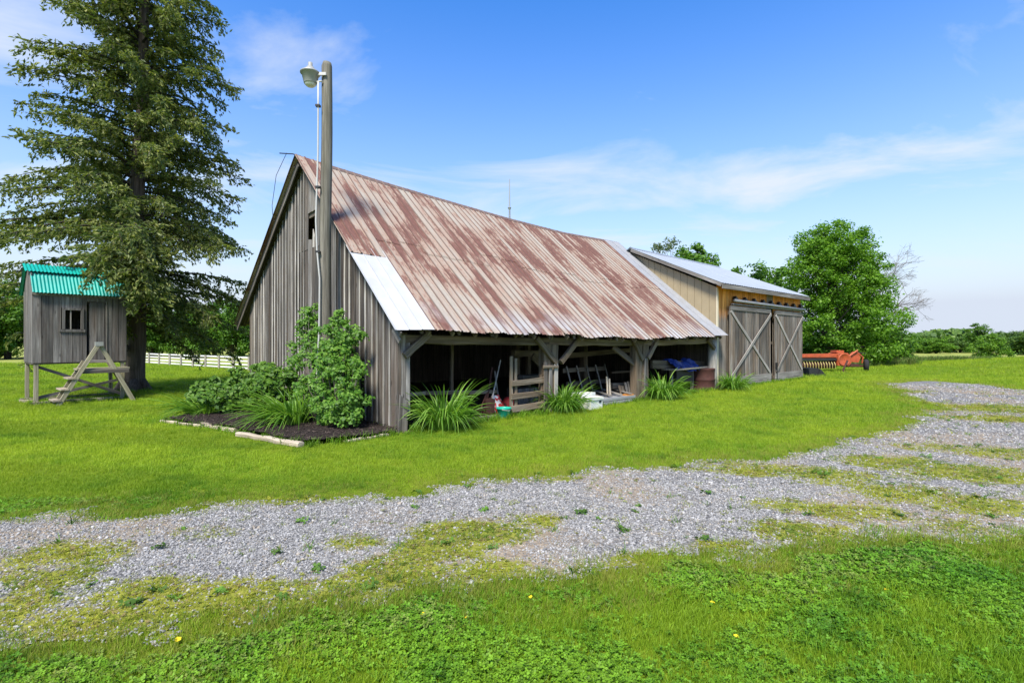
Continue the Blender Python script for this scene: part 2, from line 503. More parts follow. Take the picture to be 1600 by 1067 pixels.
def tintmat(name, trans=.3, rough=.55, base=(1, 1, 1), spec=.25):
    m, nt, b = nmat(name); T = NT(nt)
    at = T.n('ShaderNodeAttribute'); at.attribute_name = 'tint'; at.attribute_type = 'INSTANCER'
    gi = T.n('ShaderNodeNewGeometry')
    col = T.mix(1.0, at.outputs['Color'], T.ramp(gi.outputs['Random Per Island'], [(0, .6), (.5, 1.0), (1, 1.45)]), 'MULTIPLY')
    col = T.mix(1.0, col, base, 'MULTIPLY')
    T.l(col, b.inputs['Base Color']); b.inputs['Roughness'].default_value = rough
    b.inputs['Specular IOR Level'].default_value = spec
    if trans:
        tr = T.n('ShaderNodeBsdfTranslucent'); T.l(T.mix(1.0, col, (1.2, 1.3, .6), 'MULTIPLY'), tr.inputs['Color'])
        mx = T.n('ShaderNodeMixShader'); mx.inputs[0].default_value = trans
        T.l(b.outputs[0], mx.inputs[1]); T.l(tr.outputs[0], mx.inputs[2])
        T.l(mx.outputs[0], nt.nodes['Material Output'].inputs['Surface'])
    return m
M['blade'] = tintmat('grass_blade')
M['stonebit'] = tintmat('gravel_stone', 0, .85)
M['chip'] = tintmat('mulch_chip', 0, .95)

def lawn_mat():
    m, nt, b = nmat('lawn_turf'); T = NT(nt)
    ge = T.n('ShaderNodeNewGeometry'); P = ge.outputs['Position']
    sp = T.n('ShaderNodeSeparateXYZ'); T.l(P, sp.inputs[0])
    big = T.noise(P, .22, 3, .55)
    mid_ = T.noise(P, 1.6, 4, .6)
    fine = T.noise(T.map(P, (1, 1, 1)), 34, 4, .7)
    col = T.ramp(mid_, [(.3, (.095, .16, .009)), (.55, (.135, .20, .011)), (.75, (.185, .24, .015))])
    col = T.mix(T.ramp(big, [(.35, 0), (.7, .45)]), col, (.20, .24, .016))
    col = T.mix(.85, col, T.ramp(fine, [(.25, .35), (.7, 1.25)]), 'MULTIPLY')
    # hay field beyond the mown lawn
    ridge = T.ramp(T.math('ADD', T.math('MULTIPLY', sp.outputs['Y'], .01), T.math('MULTIPLY', T.noise(P, .15, 3), .04)), [(.365, 0), (.39, 1)])
    field = T.ramp(T.noise(T.map(P, (.3, 1.4, 1)), .5, 5, .6), [(.3, (.20, .25, .04)), (.7, (.33, .34, .10))])
    col = T.mix(ridge, col, field)
    T.l(col, b.inputs['Base Color']); b.inputs['Roughness'].default_value = .9
    b.inputs['Specular IOR Level'].default_value = .1
    T.bump(T.math('ADD', fine, T.math('MULTIPLY', mid_, .5)), .6, .03, b)
    return m
M['lawn'] = lawn_mat()

def drive_mat():
    m, nt, b = nmat('gravel_and_moss'); T = NT(nt)
    ge = T.n('ShaderNodeNewGeometry'); P = ge.outputs['Position']
    at = T.n('ShaderNodeAttribute'); at.attribute_name = 'moss'
    at2 = T.n('ShaderNodeAttribute'); at2.attribute_name = 'dirt'
    vo = T.n('ShaderNodeTexVoronoi'); vo.inputs['Scale'].default_value = 38; T.l(P, vo.inputs['Vector'])
    vb = T.n('ShaderNodeSeparateColor'); T.l(vo.outputs['Color'], vb.inputs[0])
    st = T.ramp(vb.outputs[0], [(0, (.10, .098, .095)), (.5, (.21, .207, .20)), (1, (.36, .355, .34))])
    edge = T.ramp(vo.outputs['Distance'], [(.25, 1.05), (.75, .35)])
    st = T.mix(.8, st, edge, 'MULTIPLY')
    dirt = T.ramp(T.noise(P, 18, 5, .65), [(.3, (.16, .12, .08)), (.7, (.34, .28, .20))])
    moss = T.ramp(T.noise(P, 24, 5, .7), [(.3, (.11, .13, .018)), (.7, (.30, .30, .04))])
    fn = T.math('MULTIPLY', T.math('SUBTRACT', T.noise(P, 9, 5, .7), .5), .9)
    col = T.mix(T.ramp(T.math('ADD', at2.outputs['Fac'], fn), [(.45, 0), (.7, 1)]), st, dirt)
    col = T.mix(T.ramp(T.math('ADD', at.outputs['Fac'], fn), [(.42, 0), (.62, 1)]), col, moss)
    at3 = T.n('ShaderNodeAttribute'); at3.attribute_name = 'verge'
    turf = T.ramp(T.noise(P, 30, 4, .7), [(.3, (.09, .12, .012)), (.7, (.25, .25, .04))])
    col = T.mix(T.ramp(T.math('ADD', at3.outputs['Fac'], fn), [(.22, 0), (.5, 1)]), col, turf)
    T.l(col, b.inputs['Base Color']); b.inputs['Roughness'].default_value = .9
    b.inputs['Specular IOR Level'].default_value = .25
    T.bump(T.math('SUBTRACT', 1.0, vo.outputs['Distance']), .8, .012, b)
    return m
M['drive'] = drive_mat()

def mulch_mat():
    m, nt, b = nmat('dark_bark_mulch'); T = NT(nt)
    ge = T.n('ShaderNodeNewGeometry'); P = ge.outputs['Position']
    n = T.noise(P, 45, 5, .7)
    T.l(T.ramp(n, [(.3, (.012, .009, .008)), (.6, (.04, .03, .026)), (.8, (.085, .068, .058))]), b.inputs['Base Color'])
    b.inputs['Roughness'].default_value = .95; b.inputs['Specular IOR Level'].default_value = .15
    T.bump(n, 1.0, .03, b)
    return m
M['mulch'] = mulch_mat()

# ------------------------------------------------------------------ ground
def axis(segs):
    out = [segs[0][0]]
    for a, b_, st in segs:
        n = max(1, int(round((b_ - a) / st)))
        out += list(np.linspace(a, b_, n + 1)[1:])
    return np.array(out)
gxs = axis([(-900, -300, 100), (-300, -60, 20), (-60, -12, 3), (-12, 60, 1.0), (60, 300, 20), (300, 900, 100)])
gys = axis([(-60, 0, 5), (0, 60, 1.0), (60, 140, 8), (140, 400, 30), (400, 1600, 150)])
GX, GY = np.meshgrid(gxs, gys)
def grid_faces(nx, ny):
    i = np.arange(nx - 1)[None, :] + np.arange(ny - 1)[:, None] * nx
    return np.stack([i, i + 1, i + 1 + nx, i + nx], -1).reshape(-1, 4)
gv = np.stack([GX, GY, HT(GX, GY)], -1).reshape(-1, 3)
lawn = link('lawn', mesh_np('lawn', gv, grid_faces(len(gxs), len(gys)), M['lawn'], True))
tag(lawn, 'bright green mown lawn running out to a pale hay field', 'lawn', kind='structure')

# gravel driveway outline, from ground points seen in the photograph
far_edge = [(-60, 818), (0, 814), (120, 803), (300, 795), (470, 784), (650, 770), (760, 764), (860, 744), (1000, 732), (1150, 718),
            (1300, 697), (1400, 675), (1450, 655), (1470, 640), (1430, 622), (1395, 607), (1388, 598), (1440, 595), (1530, 600), (1600, 609), (1700, 620)]
near_edge = [(1700, 840), (1600, 838), (1500, 836), (1400, 836), (1250, 855), (1150, 868), (1070, 884), (950, 896), (820, 900), (700, 908), (560, 925), (420, 950),
             (250, 982), (100, 1000), (0, 1012), (-60, 1018)]
dp = [gp(*p) for p in far_edge] + [gp(*p) for p in near_edge]
fl = gp(-60, 818); nl = gp(-60, 1018)
DRIVE = dp + [(nl[0] - 8, nl[1] - 1.6), (fl[0] - 8, fl[1] - 1.6)]
xs = np.arange(-14, 28, .085); ys = np.arange(.6, 24, .085)
DX, DY = np.meshgrid(xs, ys)
wob = .22
def drive_in(X, Y):
    k = .35 + .06 * np.clip(Y, 0, 12)
    return inpoly(X + (fbm(X * 1.6, Y * 1.6, 5) - .5) * k * 1.6, Y + (fbm(X * 1.6, Y * 1.6, 9) - .5) * k * 1.6, DRIVE)
def near_drive(X, Y, r):
    o = np.zeros(np.shape(X), bool)
    for a in np.linspace(0, 6.283, 9)[:-1]:
        o |= drive_in(X + r * math.cos(a), Y + r * math.sin(a))
    return o
moss_blobs = [(100, 868, .55, 1.), (60, 905, .5, .9), (330, 835, .4, .7), (200, 930, .5, .9), (350, 940, .5, 1.), (480, 935, .5, .9), (740, 835, .55, 1.15), (690, 862, .45, 1.),
              (820, 815, .4, .8), (560, 850, .35, .55), (620, 895, .5, 1.), (760, 890, .4, .8), (480, 775, .6, .6), (1180, 735, .7, .9), (1300, 745, .8, 1.), (1400, 725, 1., 1.), (1500, 740, 1., 1.1),
              (1420, 770, .8, .9), (1540, 790, .8, 1.), (1330, 800, .6, .9), (1220, 790, .5, .8), (1240, 830, .5, .9), (1500, 820, .5, .6), (1450, 700, .9, .7), (1580, 710, .9, .9), (1450, 635, 1.6, 1.), (1560, 640, 2., 1.), (1420, 612, 1.2, .7),
              (1130, 850, .35, .7), (1000, 880, .4, .7), (1560, 655, 1.2, .9), (150, 960, .6, .9), (30, 950, .5, .9), (880, 750, .5, .5), (960, 765, .35, .4), (1090, 735, .4, .6)]
def moss_val(X, Y):
    m = np.zeros(np.shape(X))
    for px, py, r, a in moss_blobs:
        cx, cy = gp(px, py)
        m = np.maximum(m, a * np.exp(-(((X - cx) / (r * 1.0)) ** 2 + ((Y - cy) / (r * .6)) ** 2)))
    m = m * (.30 + 1.3 * fbm(X * 2.9, Y * 2.9, 31)) + .30 * (fbm(X * 1.1, Y * 1.1, 77) - .45)
    edge = ~(inpoly(X + .25, Y + .2, DRIVE) & inpoly(X - .25, Y - .2, DRIVE) & inpoly(X - .2, Y + .22, DRIVE) & inpoly(X + .2, Y - .22, DRIVE))
    return np.clip(m + edge * .12, 0, 1.2)
def dirt_val(X, Y):
    return np.clip(fbm(X * .8, Y * .8, 55) * 1.2 - .14 + .5 * moss_val(X, Y) ** 2, 0, 1)
def edge_val(X, Y):
    k = np.zeros(np.shape(X))
    for a in np.linspace(0, 6.283, 9)[:-1]:
        for r_ in (.22, .5): k += ~drive_in(X + r_ * math.cos(a), Y + r_ * math.sin(a))
    return k / 16
ins = drive_in(DX, DY)
cell = ins[:-1, :-1] & ins[1:, :-1] & ins[:-1, 1:] & ins[1:, 1:]
fcs = grid_faces(len(xs), len(ys))[cell.ravel()]
used = np.unique(fcs); remap = -np.ones(DX.size, np.int64); remap[used] = np.arange(len(used))
dxy = np.stack([DX.ravel()[used], DY.ravel()[used]], -1)
dz = HT(dxy[:, 0], dxy[:, 1]) + .010
me = mesh_np('gravel_driveway', np.column_stack([dxy, dz]), remap[fcs], M['drive'], True)
for nm, fn_ in (('moss', moss_val), ('dirt', dirt_val), ('verge', edge_val)):
    a = me.attributes.new(nm, 'FLOAT', 'POINT'); a.data.foreach_set('value', fn_(dxy[:, 0], dxy[:, 1]).astype(np.float32))
drive = link('gravel_driveway', me)
tag(drive, 'grey gravel driveway with yellow-green moss curving across the lawn', 'driveway', kind='structure')

# planting bed along the gable wall
BEDL = [(-.02, 5.2), (-.9, 5.6), (-2.2, 4.9), (-3.0, 4.2), (-2.55, 2.9), (-2.2, 1.7), (-1.95, .6), (-1.78, -.1), (-1.2, -.3), (-.5, -.28), (.0, -.15)]
BED = [tuple(b2w(*p)) for p in BEDL]
bx = np.arange(-9, 0, .09); by = np.arange(7, 16, .09); BX, BY = np.meshgrid(bx, by)
bi = inpoly(BX, BY, BED); bc = bi[:-1, :-1] & bi[1:, :-1] & bi[:-1, 1:] & bi[1:, 1:]
bf = grid_faces(len(bx), len(by))[bc.ravel()]; bu = np.unique(bf); rm = -np.ones(BX.size, np.int64); rm[bu] = np.arange(len(bu))
bxy = np.stack([BX.ravel()[bu], BY.ravel()[bu]], -1)
bz = .03 + .10 * fbm(bxy[:, 0] * 2, bxy[:, 1] * 2, 3) + .03 * fbm(bxy[:, 0] * 11, bxy[:, 1] * 11, 8)
bed = link('planting_bed', mesh_np('planting_bed', np.column_stack([bxy, bz]), rm[bf], M['mulch'], False))
tag(bed, 'dark bark mulch bed at the foot of the barn gable', 'planting bed', kind='structure')

# bare soil inside the open shed
fpoly = [b2w(.05, -.15), b2w(12.3, -.15), b2w(12.9, 4.6), b2w(12.9, 9.35), b2w(.05, 9.35)]
fm = MB(); fm.add([(p[0], p[1], .012) for p in fpoly], [tuple(range(5))])
floor = fm.build('dirt_floor', M['soil']); tag(floor, 'bare dark soil floor inside the open barn', 'floor', kind='structure')

# ------------------------------------------------------------------ barn
barn = empty('barn', (BC[0], BC[1], 0), BANG, 'long weathered wooden barn with rusty steel roof and open front bays', 'barn')
RID_S = [-.3, -.07, 2.58, 6.79, 9.65, 12.79, 13.2]; RID_Z = [6.285, 6.27, 6.07, 5.83, 5.74, 5.80, 5.80]
EAV_S = [-.3, .64, 1.26, 1.76, 2.66, 3.67, 4.52, 5.14, 5.73, 6.54, 8.04, 9.41, 12.36, 13]; EAV_Z = [1.89, 1.90, 1.88, 1.85, 1.86, 1.81, 1.82, 1.785, 1.80, 1.755, 1.745, 1.80, 1.85, 1.85]
def zr(x): return float(np.interp(x, RID_S, RID_Z))
def ze(x): return float(np.interp(x, EAV_S, EAV_Z))
YR, YE, YB, ZB = 4.6, -.4, 10.35, 2.2
X0, XE1, XR1 = -.25, 12.36, 13.0
def front_pt(a, b, dz=0.0):
    """a 0..1 along the roof, b 0..1 from eave to ridge"""
    xe = X0 + (XE1 - X0) * a; xr = X0 + (XR1 - X0) * a
    p = Vector((xe, YE, ze(xe))).lerp(Vector((xr, YR, zr(xr))), b)
    p.z += -.05 * math.sin(math.pi * b) * (.5 + .5 * math.sin(xe * 1.1)) + dz
    return p
def back_pt(a, b, dz=0.0):
    xe = X0 + (XE1 + .6 - X0) * a; xr = X0 + (XR1 - X0) * a
    p = Vector((xe, YB, ZB - .012 * xe)).lerp(Vector((xr, YR, zr(xr))), b); p.z += dz
    return p
def roof_z(y, x=0.0):
    if y <= YR: return ze(x) + (zr(x) - ze(x)) * (y - YE) / (YR - YE)
    return zr(x) + (ZB - zr(x)) * (y - YR) / (YB - YR)
NF = Vector((0, -(6.2 - 1.87), 5.0)).normalized(); NB = Vector((0, (6.2 - 2.2), 5.75)).normalized()
def sheet(name, ptf, nrm, s0, s1, b0, b1, mat, parent, rib=.2, rh=.028, lift=0.0, nseg=8, ragged=0.0, flat=False):
    """one roofing sheet; ribs every `rib` metres"""
    LX = XE1 - X0
    xs_ = []
    if flat: xs_ = [(s0, 0), (s0 + .004, .01), (s0 + .03, .0), (s1 - .03, 0), (s1, .004)]
    else:
        k = int(math.floor((s0 - X0) / rib + 1e-6)); xs_.append((s0 - .012, .004))
        while X0 + k * rib < s1 - .02:
            c = X0 + k * rib + .022
            if c - .02 > s0 - .03: xs_ += [(c - .028, 0), (c - .010, rh), (c + .010, rh), (c + .028, 0), (c + rib * .5 - .01, .002), (c + rib * .5 + .006, .007), (c + rib * .5 + .022, .002)]
            k += 1
        xs_ = [q for q in xs_ if s0 - .02 <= q[0] <= s1 + .012]; xs_.append((s1 + .012, .002))
    vs_, uv = [], []
    drop = random.uniform(-ragged, ragged)
    for i in range(nseg + 1):
        t = b0 + (b1 - b0) * i / nseg
        for (x, h) in xs_:
            tt = t
            if i == 0 and ragged: tt += drop + random.uniform(-.3, .3) * ragged
            p = ptf((x - X0) / LX, tt) + nrm * (h + lift + (random.uniform(0, .012) if (i == 0 and ragged) else 0))
            vs_.append(p); uv.append((x - X0, t * 6.6))
    n = len(xs_)
    f = [(i*n + k, i*n + k + 1, (i+1)*n + k + 1, (i+1)*n + k) for i in range(nseg) for k in range(n - 1)]
    me = mesh_np(name, vs_, f, mat)
    ul = me.uv_layers.new(name='UVMap')
    for lp in me.loops: ul.data[lp.index].uv = uv[lp.vertex_index]
    return link(name, me, parent)
# frame under the sheets: rafters and purlins
rf = MB()
for x in np.arange(.35, 12.6, .85):
    a = (x - X0) / (XE1 - X0)
    if a > .99: break
    for ptf in (front_pt, back_pt):
        p, q = ptf(a, .02, -.11), ptf(a, .985, -.11); d = .035
        rf.add([p + Vector((-d, 0, -.05)), p + Vector((d, 0, -.05)), p + Vector((d, 0, .05)), p + Vector((-d, 0, .05)),
                q + Vector((-d, 0, -.05)), q + Vector((d, 0, -.05)), q + Vector((d, 0, .05)), q + Vector((-d, 0, .05))],
               [(0,3,2,1),(4,5,6,7),(0,1,5,4),(1,2,6,5),(2,3,7,6),(3,0,4,7)])
for b_ in np.linspace(.03, .96, 8):
    for ptf in (front_pt, back_pt):
        rf.tube([ptf(a, b_, -.045) for a in np.linspace(.004, .99, 9)], .022, 4)
roof = rf.build('roof', M['darkwood'], barn)
LAP = (1.46 - YE) / (YR - YE)
edges = [X0 + .2 * k for k in range(0, 70)]
cuts = [X0 + .8 + .6 * k for k in range(0, 18)] + [XE1 - .95]
cuts = [c for c in cuts if c < XE1 - 1.3] + [XE1 - .95]
for k in range(3):                               # white patch at the near corner
    w_ = .8 / 3
    o = sheet('roof_sheet', front_pt, NF, X0 - .02 + w_ * k, X0 - .02 + w_ * (k + 1) + .01, -.004, LAP + .03, M['whitesheet'], roof, flat=True, lift=.012 + .007 * k)
    o['label'] = 'clean white steel sheet'
sheet('roof_sheet', front_pt, NF, X0, X0 + .8, LAP - .01, 1.0, M['rust'], roof, lift=.026)
for i in range(len(cuts) - 1):
    a_, b_ = cuts[i], cuts[i + 1]
    lp = LAP + random.uniform(.06, .16)
    sheet('roof_sheet', front_pt, NF, a_, b_, 0.0, lp + .02, M['rust'], roof, lift=.001 * (i % 2), ragged=.008)
    sheet('roof_sheet', front_pt, NF, a_, b_, lp - .01, 1.0, M['rust'], roof, lift=.013 + .001 * (i % 2))
for k in range(2):
    o = sheet('roof_sheet', front_pt, NF, XE1 - .95 + .475 * k, XE1 - .95 + .475 * (k + 1), 0, .995, M['galv'], roof, lift=.03 + .002 * k, rib=.12, rh=.014)
    o['label'] = 'newer grey steel sheet'
bc_ = [X0 + .8 * k for k in range(16)] + [XE1]
for i in range(len(bc_) - 1):
    sheet('roof_sheet', back_pt, NB, bc_[i], bc_[i + 1], 0, 1.0, M['rust'], roof, rib=.4, lift=.001 * (i % 2), nseg=3)
rc = MB()                                         # ridge cap
for i in range(24):
    a0, a1 = i / 24, (i + 1) / 24
    rows = []
    for a in (a0, a1):
        r = front_pt(a, 1.0); f_ = front_pt(a, .975); b_ = back_pt(a, .975)
        rows.append([f_ + NF * .026, r + Vector((0, 0, .035)), b_ + NB * .026])
    rc.add(rows[0] + rows[1], [(0, 3, 4, 1), (1, 4, 5, 2)])
rc.build('ridge_cap', M['rust'], roof)
# rake boards on the near gable
for ptf, y0b, wd, nm in ((front_pt, 0, .10, 'rake_board'), (back_pt, 0, .20, 'rake_board')):
    p, q = ptf(0.008, .0, -.09), ptf(0.008, .985, -.09)
    board(nm, p, q, wd, .03, M['wood'], roof, face=(-1, 0, 0), ch=.004, segs=6)
p, q = back_pt(.018, .01, -.09), back_pt(.018, .98, -.09)
for xx in (.012, .02):
    board('lookout_board', back_pt(xx, .01, -.06), back_pt(xx, .98, -.06), .13, .02, M['darkwood'], roof, face=NB, ch=.003)
# bent lightning rod at the peak
lr = MB(); lr.tube([(-.1, 4.6, 6.30), (-.25, 4.75, 6.36), (-.42, 5.2, 6.46)], .014, 6)
lr.tube([(-.33, 4.95, 6.42), (-.38, 5.6, 6.0), (-.36, 6.0, 5.3), (-.3, 6.1, 4.9)], .007, 5)
lr.build('lightning_rod', M['black'], barn)

# gable wall: girts, then every board and batten
gw = MB()
for z_ in (.35, 1.3, 2.3, 3.6, 4.8):
    ya = max(.12, (z_ + .15 - ze(0)) / (zr(0) - ze(0)) * (YR - YE) + YE) if z_ > 1.6 else .12
    yb = min(9.25, YB - (z_ + .15 - ZB) / (zr(0) - ZB) * (YB - YR)) if z_ > 1.6 else 9.25
    gw.box((.045, ya, z_ - .06), (.10, yb, z_ + .06))
gwall = gw.build('gable_wall', M['darkwood'], barn)
y = .0; bys = []
while y < 9.36:
    w_ = random.uniform(.19, .29)
    if 9.4 - y - w_ < .12: w_ = 9.4 - y
    bys.append((y, w_)); y += w_
for i, (y0, w_) in enumerate(bys):
    yc = y0 + w_ / 2
    zt = roof_z(yc) - .09
    sl = (roof_z(yc + .05) - roof_z(yc - .05)) / .1
    zb = -.02 + random.uniform(0, .05) - (.0 if yc > .8 else .01)
    gap = random.uniform(.004, .016)
    if abs(yc - 3.0) < .12: gap = .05
    pieces = [(zb, zt, True)]
    if 3.80 < yc < 4.32: pieces = [(zb, 4.22 + random.uniform(-.1, .08), False), (4.88 + random.uniform(-.05, .02), zt, True)]
    elif 3.5 < yc < 4.95: pieces = [(zb, 3.95, False), (3.957, zt, True)]
    for (z0, z1, slant) in pieces:
        off = random.uniform(-.010, .012)
        if not slant and z1 > 3: off += .0
        board('board', (.02 + off, yc, z0), (.02 + off, yc, z1), w_ - gap, .026, M['wood2' if yc < 2.7 or random.random() < .15 else 'wood'], gwall, face=(-1, 0, 0), ch=.004,
              top=sl if slant else random.uniform(-.15, .15), bot=random.uniform(-.1, .1), jit=.006, bow=random.uniform(-.006, .006))
    if i > 0 and random.random() < (.86 if (yc > 4.6 or yc < 2.9) else .35) and not (3.7 < y0 < 4.5):
        bw = random.uniform(.045, .065)
        board('batten', (-.012, y0, zb + random.uniform(0, .12)), (-.012, y0, roof_z(y0) - .13), bw, .018, M['batten'], gwall, face=(-1, 0, 0), ch=.004, jit=.004, top=sl)
# torn board stubs under the opening
board('broken_board', (.02, 4.08, 3.97), (.02, 4.06, 4.33), .11, .02, M['batten'], gwall, face=(-1, 0, 0), top=1.6)

# back and far walls (deep in shadow)
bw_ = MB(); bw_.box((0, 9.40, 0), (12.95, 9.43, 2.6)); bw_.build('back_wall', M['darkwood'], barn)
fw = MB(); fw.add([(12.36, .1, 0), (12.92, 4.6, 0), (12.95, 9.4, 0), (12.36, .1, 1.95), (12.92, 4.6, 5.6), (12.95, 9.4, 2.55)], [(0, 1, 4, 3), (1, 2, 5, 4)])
fw.build('far_end_wall', M['darkwood'], barn)

# corner of the front: post, return boards
def post(px_l, px_r, z1, parent=barn, y=0.04, d=.22, mat=None, name='post'):
    a = fx(px_l, y - d / 2)[0]; b_ = fx(px_r, y - d / 2)[0]
    return board(name, ((a + b_) / 2, y, -.02), ((a + b_) / 2, y, z1), b_ - a, d, mat or M['beam'], parent, ch=.018, jit=.012, segs=6)
board('post', (.13, .10, -.02), (.13, .10, 1.84), .2, .2, M['beam'], barn, ch=.015, jit=.01, segs=5)
board('corner_board', (.035, -.02, .05), (.035, -.02, 1.80), .07, .026, M['wood'], barn, ch=.004)
board('corner_board', (.125, -.018, .02), (.125, -.018, 1.80), .10, .024, M['wood'], barn, ch=.004)
board('corner_board', (.225, -.012, .30), (.225, -.012, 1.80), .085, .024, M['wood'], barn, ch=.004)
board('corner_board', (.10, -.045, -.01), (.12, -.045, .62), .19, .024, M['wood'], barn, ch=.006, top=.9)
board('rake_return', (-.10, -.30, 1.68), (-.10, -.04, 1.90), .1, .03, M['trim'], barn, face=(-1, 0, 0))
# header beam along the eave, in three lengths
for a, b_, z0, z1 in ((.05, 4.02, 1.72, 1.68), (4.02, 7.95, 1.68, 1.62), (7.95, 12.3, 1.62, 1.70)):
    board('header_beam', (a + .004, .06, z0), (b_ - .004, .06, z1), .18, .18, M['beam'], barn, face=(0, -1, 0), ch=.018, jit=.014, segs=7)
for a in np.arange(.5, 12.3, .55):                # rafter tails under the eave
    zz = ze(a) - .07
    board('rafter_tail', (a, -.32, zz + .0), (a, .25, zz + .50), .05, .09, M['beam'], barn, face=(0, -1, 1), ch=.004, segs=1)
# posts with their braces
def xz(px, py, off=-.08): s, o_, z = fp(px, py, off); return Vector((s, off, z))
post(851, 862, 1.62, y=.05); post(863, 873, 1.60, y=.02, d=.16)
board('post_cladding', xz(853, 645, -.10), xz(853, 566, -.10), .13, .025, M['wood'], barn)
board('post_cladding', xz(860, 645, -.10), xz(860, 572, -.10), .10, .025, M['wood'], barn)
board('post_cladding', xz(869, 645, -.10), xz(869, 563, -.10), .11, .025, M['batten'], barn)
board('post_tie', xz(849, 573, -.13), xz(872, 573, -.13), .06, .03, M['beam'], barn)
post(994, 1004, 1.58, y=.05); post(1005, 1014, 1.58, y=.02, d=.16)
board('post_cladding', xz(1009, 625, -.10), xz(1009, 560, -.10), .16, .025, M['wood'], barn)
pb = MB(); px0 = fx(1114)[0]
pb.tube([(px0 - .02, .03, -.02), (px0, .03, .5), (px0 - .01, .02, 1.1), (px0 + .02, .04, 1.72)], [.19, .16, .155, .15], 10)
pb.build('log_post', M['batten'], barn, smooth=True)
for (a, b_) in (((632, 556), (671, 521)), ((838, 528), (869, 568)), ((906, 528), (876, 566)), ((990, 532), (1004, 562)), ((1026, 533), (1012, 560)), ((1106, 530), (1116, 545))):
    pA, pB = xz(*a), xz(*b_)
    board('knee_brace', pA, pB, .13, .09, M['beam'], barn, face=(0, -1, 0), ch=.01, jit=.008)
board('loose_brace', xz(957, 541, .15), xz(1008, 582, -.02), .17, .05, M['beam'], barn, face=(0, -1, .3))
# inside: posts, rails, loft beams
inn = [((fx(706, 1.4)[0], 1.4), .07, 3.2), ((fx(912, 2.3)[0], 2.3), .20, 3.9), ((fx(808, 1.2)[0], 1.2), .12, 3.1), ((fx(825, 2.6)[0], 2.6), .12, 4.0), ((fx(997, .6)[0], .6), .13, 2.5), ((fx(1060, 2.2)[0], 2.2), .14, 3.6)]
for (x_, y_), w_, h_ in inn:
    board('interior_post', (x_, y_, 0), (x_, y_, min(h_, roof_z(y_, x_) - .12)), w_, w_, M['beam'], barn, jit=.01)
def inner(a, b_, w_, d_, off, nm='interior_rail', mat='beam'):
    return board(nm, Vector(fp(*a, off)), Vector(fp(*b_, off)), w_, d_, M[mat], barn)
inner((634, 617), (664, 614), .08, .05, .35); inner((733, 613), (775, 612), .08, .05, .35)
inner((664, 614), (733, 613), .08, .05, .35)
inner((802, 552), (846, 553), .16, .14, .9); inner((806, 590), (850, 588), .10, .5, .9, 'manger_top', 'wood')
inner((832, 556), (851, 578), .16, .06, .6, 'interior_brace')
inner((882, 556), (985, 547), .14, .14, 1.4, 'loft_beam'); inner((1018, 566), (1108, 568), .14, .08, .5, 'stall_rail'); inner((1018, 573), (1108, 575), .12, .08, .5, 'stall_rail')
inner((955, 603), (1000, 600), .16, .14, .5, 'stall_rail'); inner((955, 582), (994, 580), .06, .05, 1.2)

# ------------------------------------------------------------------ machine shed (annexe with sliding doors)
shed = empty('machine_shed', (*b2w(12.4, 0), 0), BANG, 'machine shed with grey metal roof and two cross-braced sliding doors', 'shed')
S0 = 12.4
def SL(x, y, z): return Vector((x - S0, y, z))     # barn coordinates -> shed coordinates
XA0, XA1 = 12.45, 20.35
fwall = MB()
for z_ in (.3, 1.6, 3.2): fwall.box((.1, .05, z_ - .05), (XA1 - S0 - .05, .09, z_ + .05))
fwall = fwall.build('front_wall', M['darkwood'], shed)
x = XA0
while x < XA1 - .02:
    w_ = random.uniform(.17, .25)
    if XA1 - x - w_ < .1: w_ = XA1 - x
    xc = x + w_ / 2
    z0 = random.uniform(.0, .04)
    if 13.7 < xc < 20.0 : z0 = .06
    if not (16.7 < xc < 17.35):
        board('board', SL(xc, .03 + random.uniform(-.004, .006), z0), SL(xc, .03 + random.uniform(-.004, .006), 3.60), w_ - random.uniform(.004, .012), .024, M['cedar'], fwall, ch=.004, jit=.003)
    else:
        board('board', SL(xc, .03, 3.0), SL(xc, .03, 3.60), w_ - .008, .024, M['cedar'], fwall, ch=.004, jit=.003)
    x += w_
# dark opening seen between the doors is the unlit inside
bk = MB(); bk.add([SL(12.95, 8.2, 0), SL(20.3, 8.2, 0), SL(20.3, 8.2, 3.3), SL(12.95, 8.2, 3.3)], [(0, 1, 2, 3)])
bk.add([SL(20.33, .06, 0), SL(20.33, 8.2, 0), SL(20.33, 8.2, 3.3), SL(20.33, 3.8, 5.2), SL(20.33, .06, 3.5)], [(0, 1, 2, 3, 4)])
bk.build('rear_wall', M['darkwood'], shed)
# beige siding on the side that rises over the barn roof
def side_x(y): return 12.40 + .135 * y
sw = []
ypan = np.linspace(.0, 3.9, 14)
for i in range(13):
    ya, yb = ypan[i], ypan[i + 1]
    za, zb_ = 3.52 + (ya + .05) * .445, 3.52 + (yb + .05) * .445
    pm = MB(); g_ = .006
    q = [SL(side_x(ya) , ya + g_, 0.3), SL(side_x(yb), yb - g_, .3), SL(side_x(yb), yb - g_, min(zb_, 5.3)), SL(side_x(ya), ya + g_, min(za, 5.3))]
    r_ = [v + Vector((.02, 0, 0)) for v in q]
    pm.add(q + r_, [(0, 3, 2, 1), (4, 5, 6, 7), (0, 1, 5, 4), (1, 2, 6, 5), (2, 3, 7, 6), (3, 0, 4, 7)])
    pm.build('siding_panel', M['beige'], shed)
sb_ = MB(); sb_.add([SL(side_x(0) + .03, .02, 0), SL(side_x(8.2) + .03, 8.2, 0), SL(side_x(8.2) + .03, 8.2, 3.3), SL(side_x(3.8) + .03, 3.8, 5.2), SL(side_x(0) + .03, .02, 3.5)], [(0, 1, 2, 3, 4)])
sb_.build('side_wall', M['darkwood'], shed)
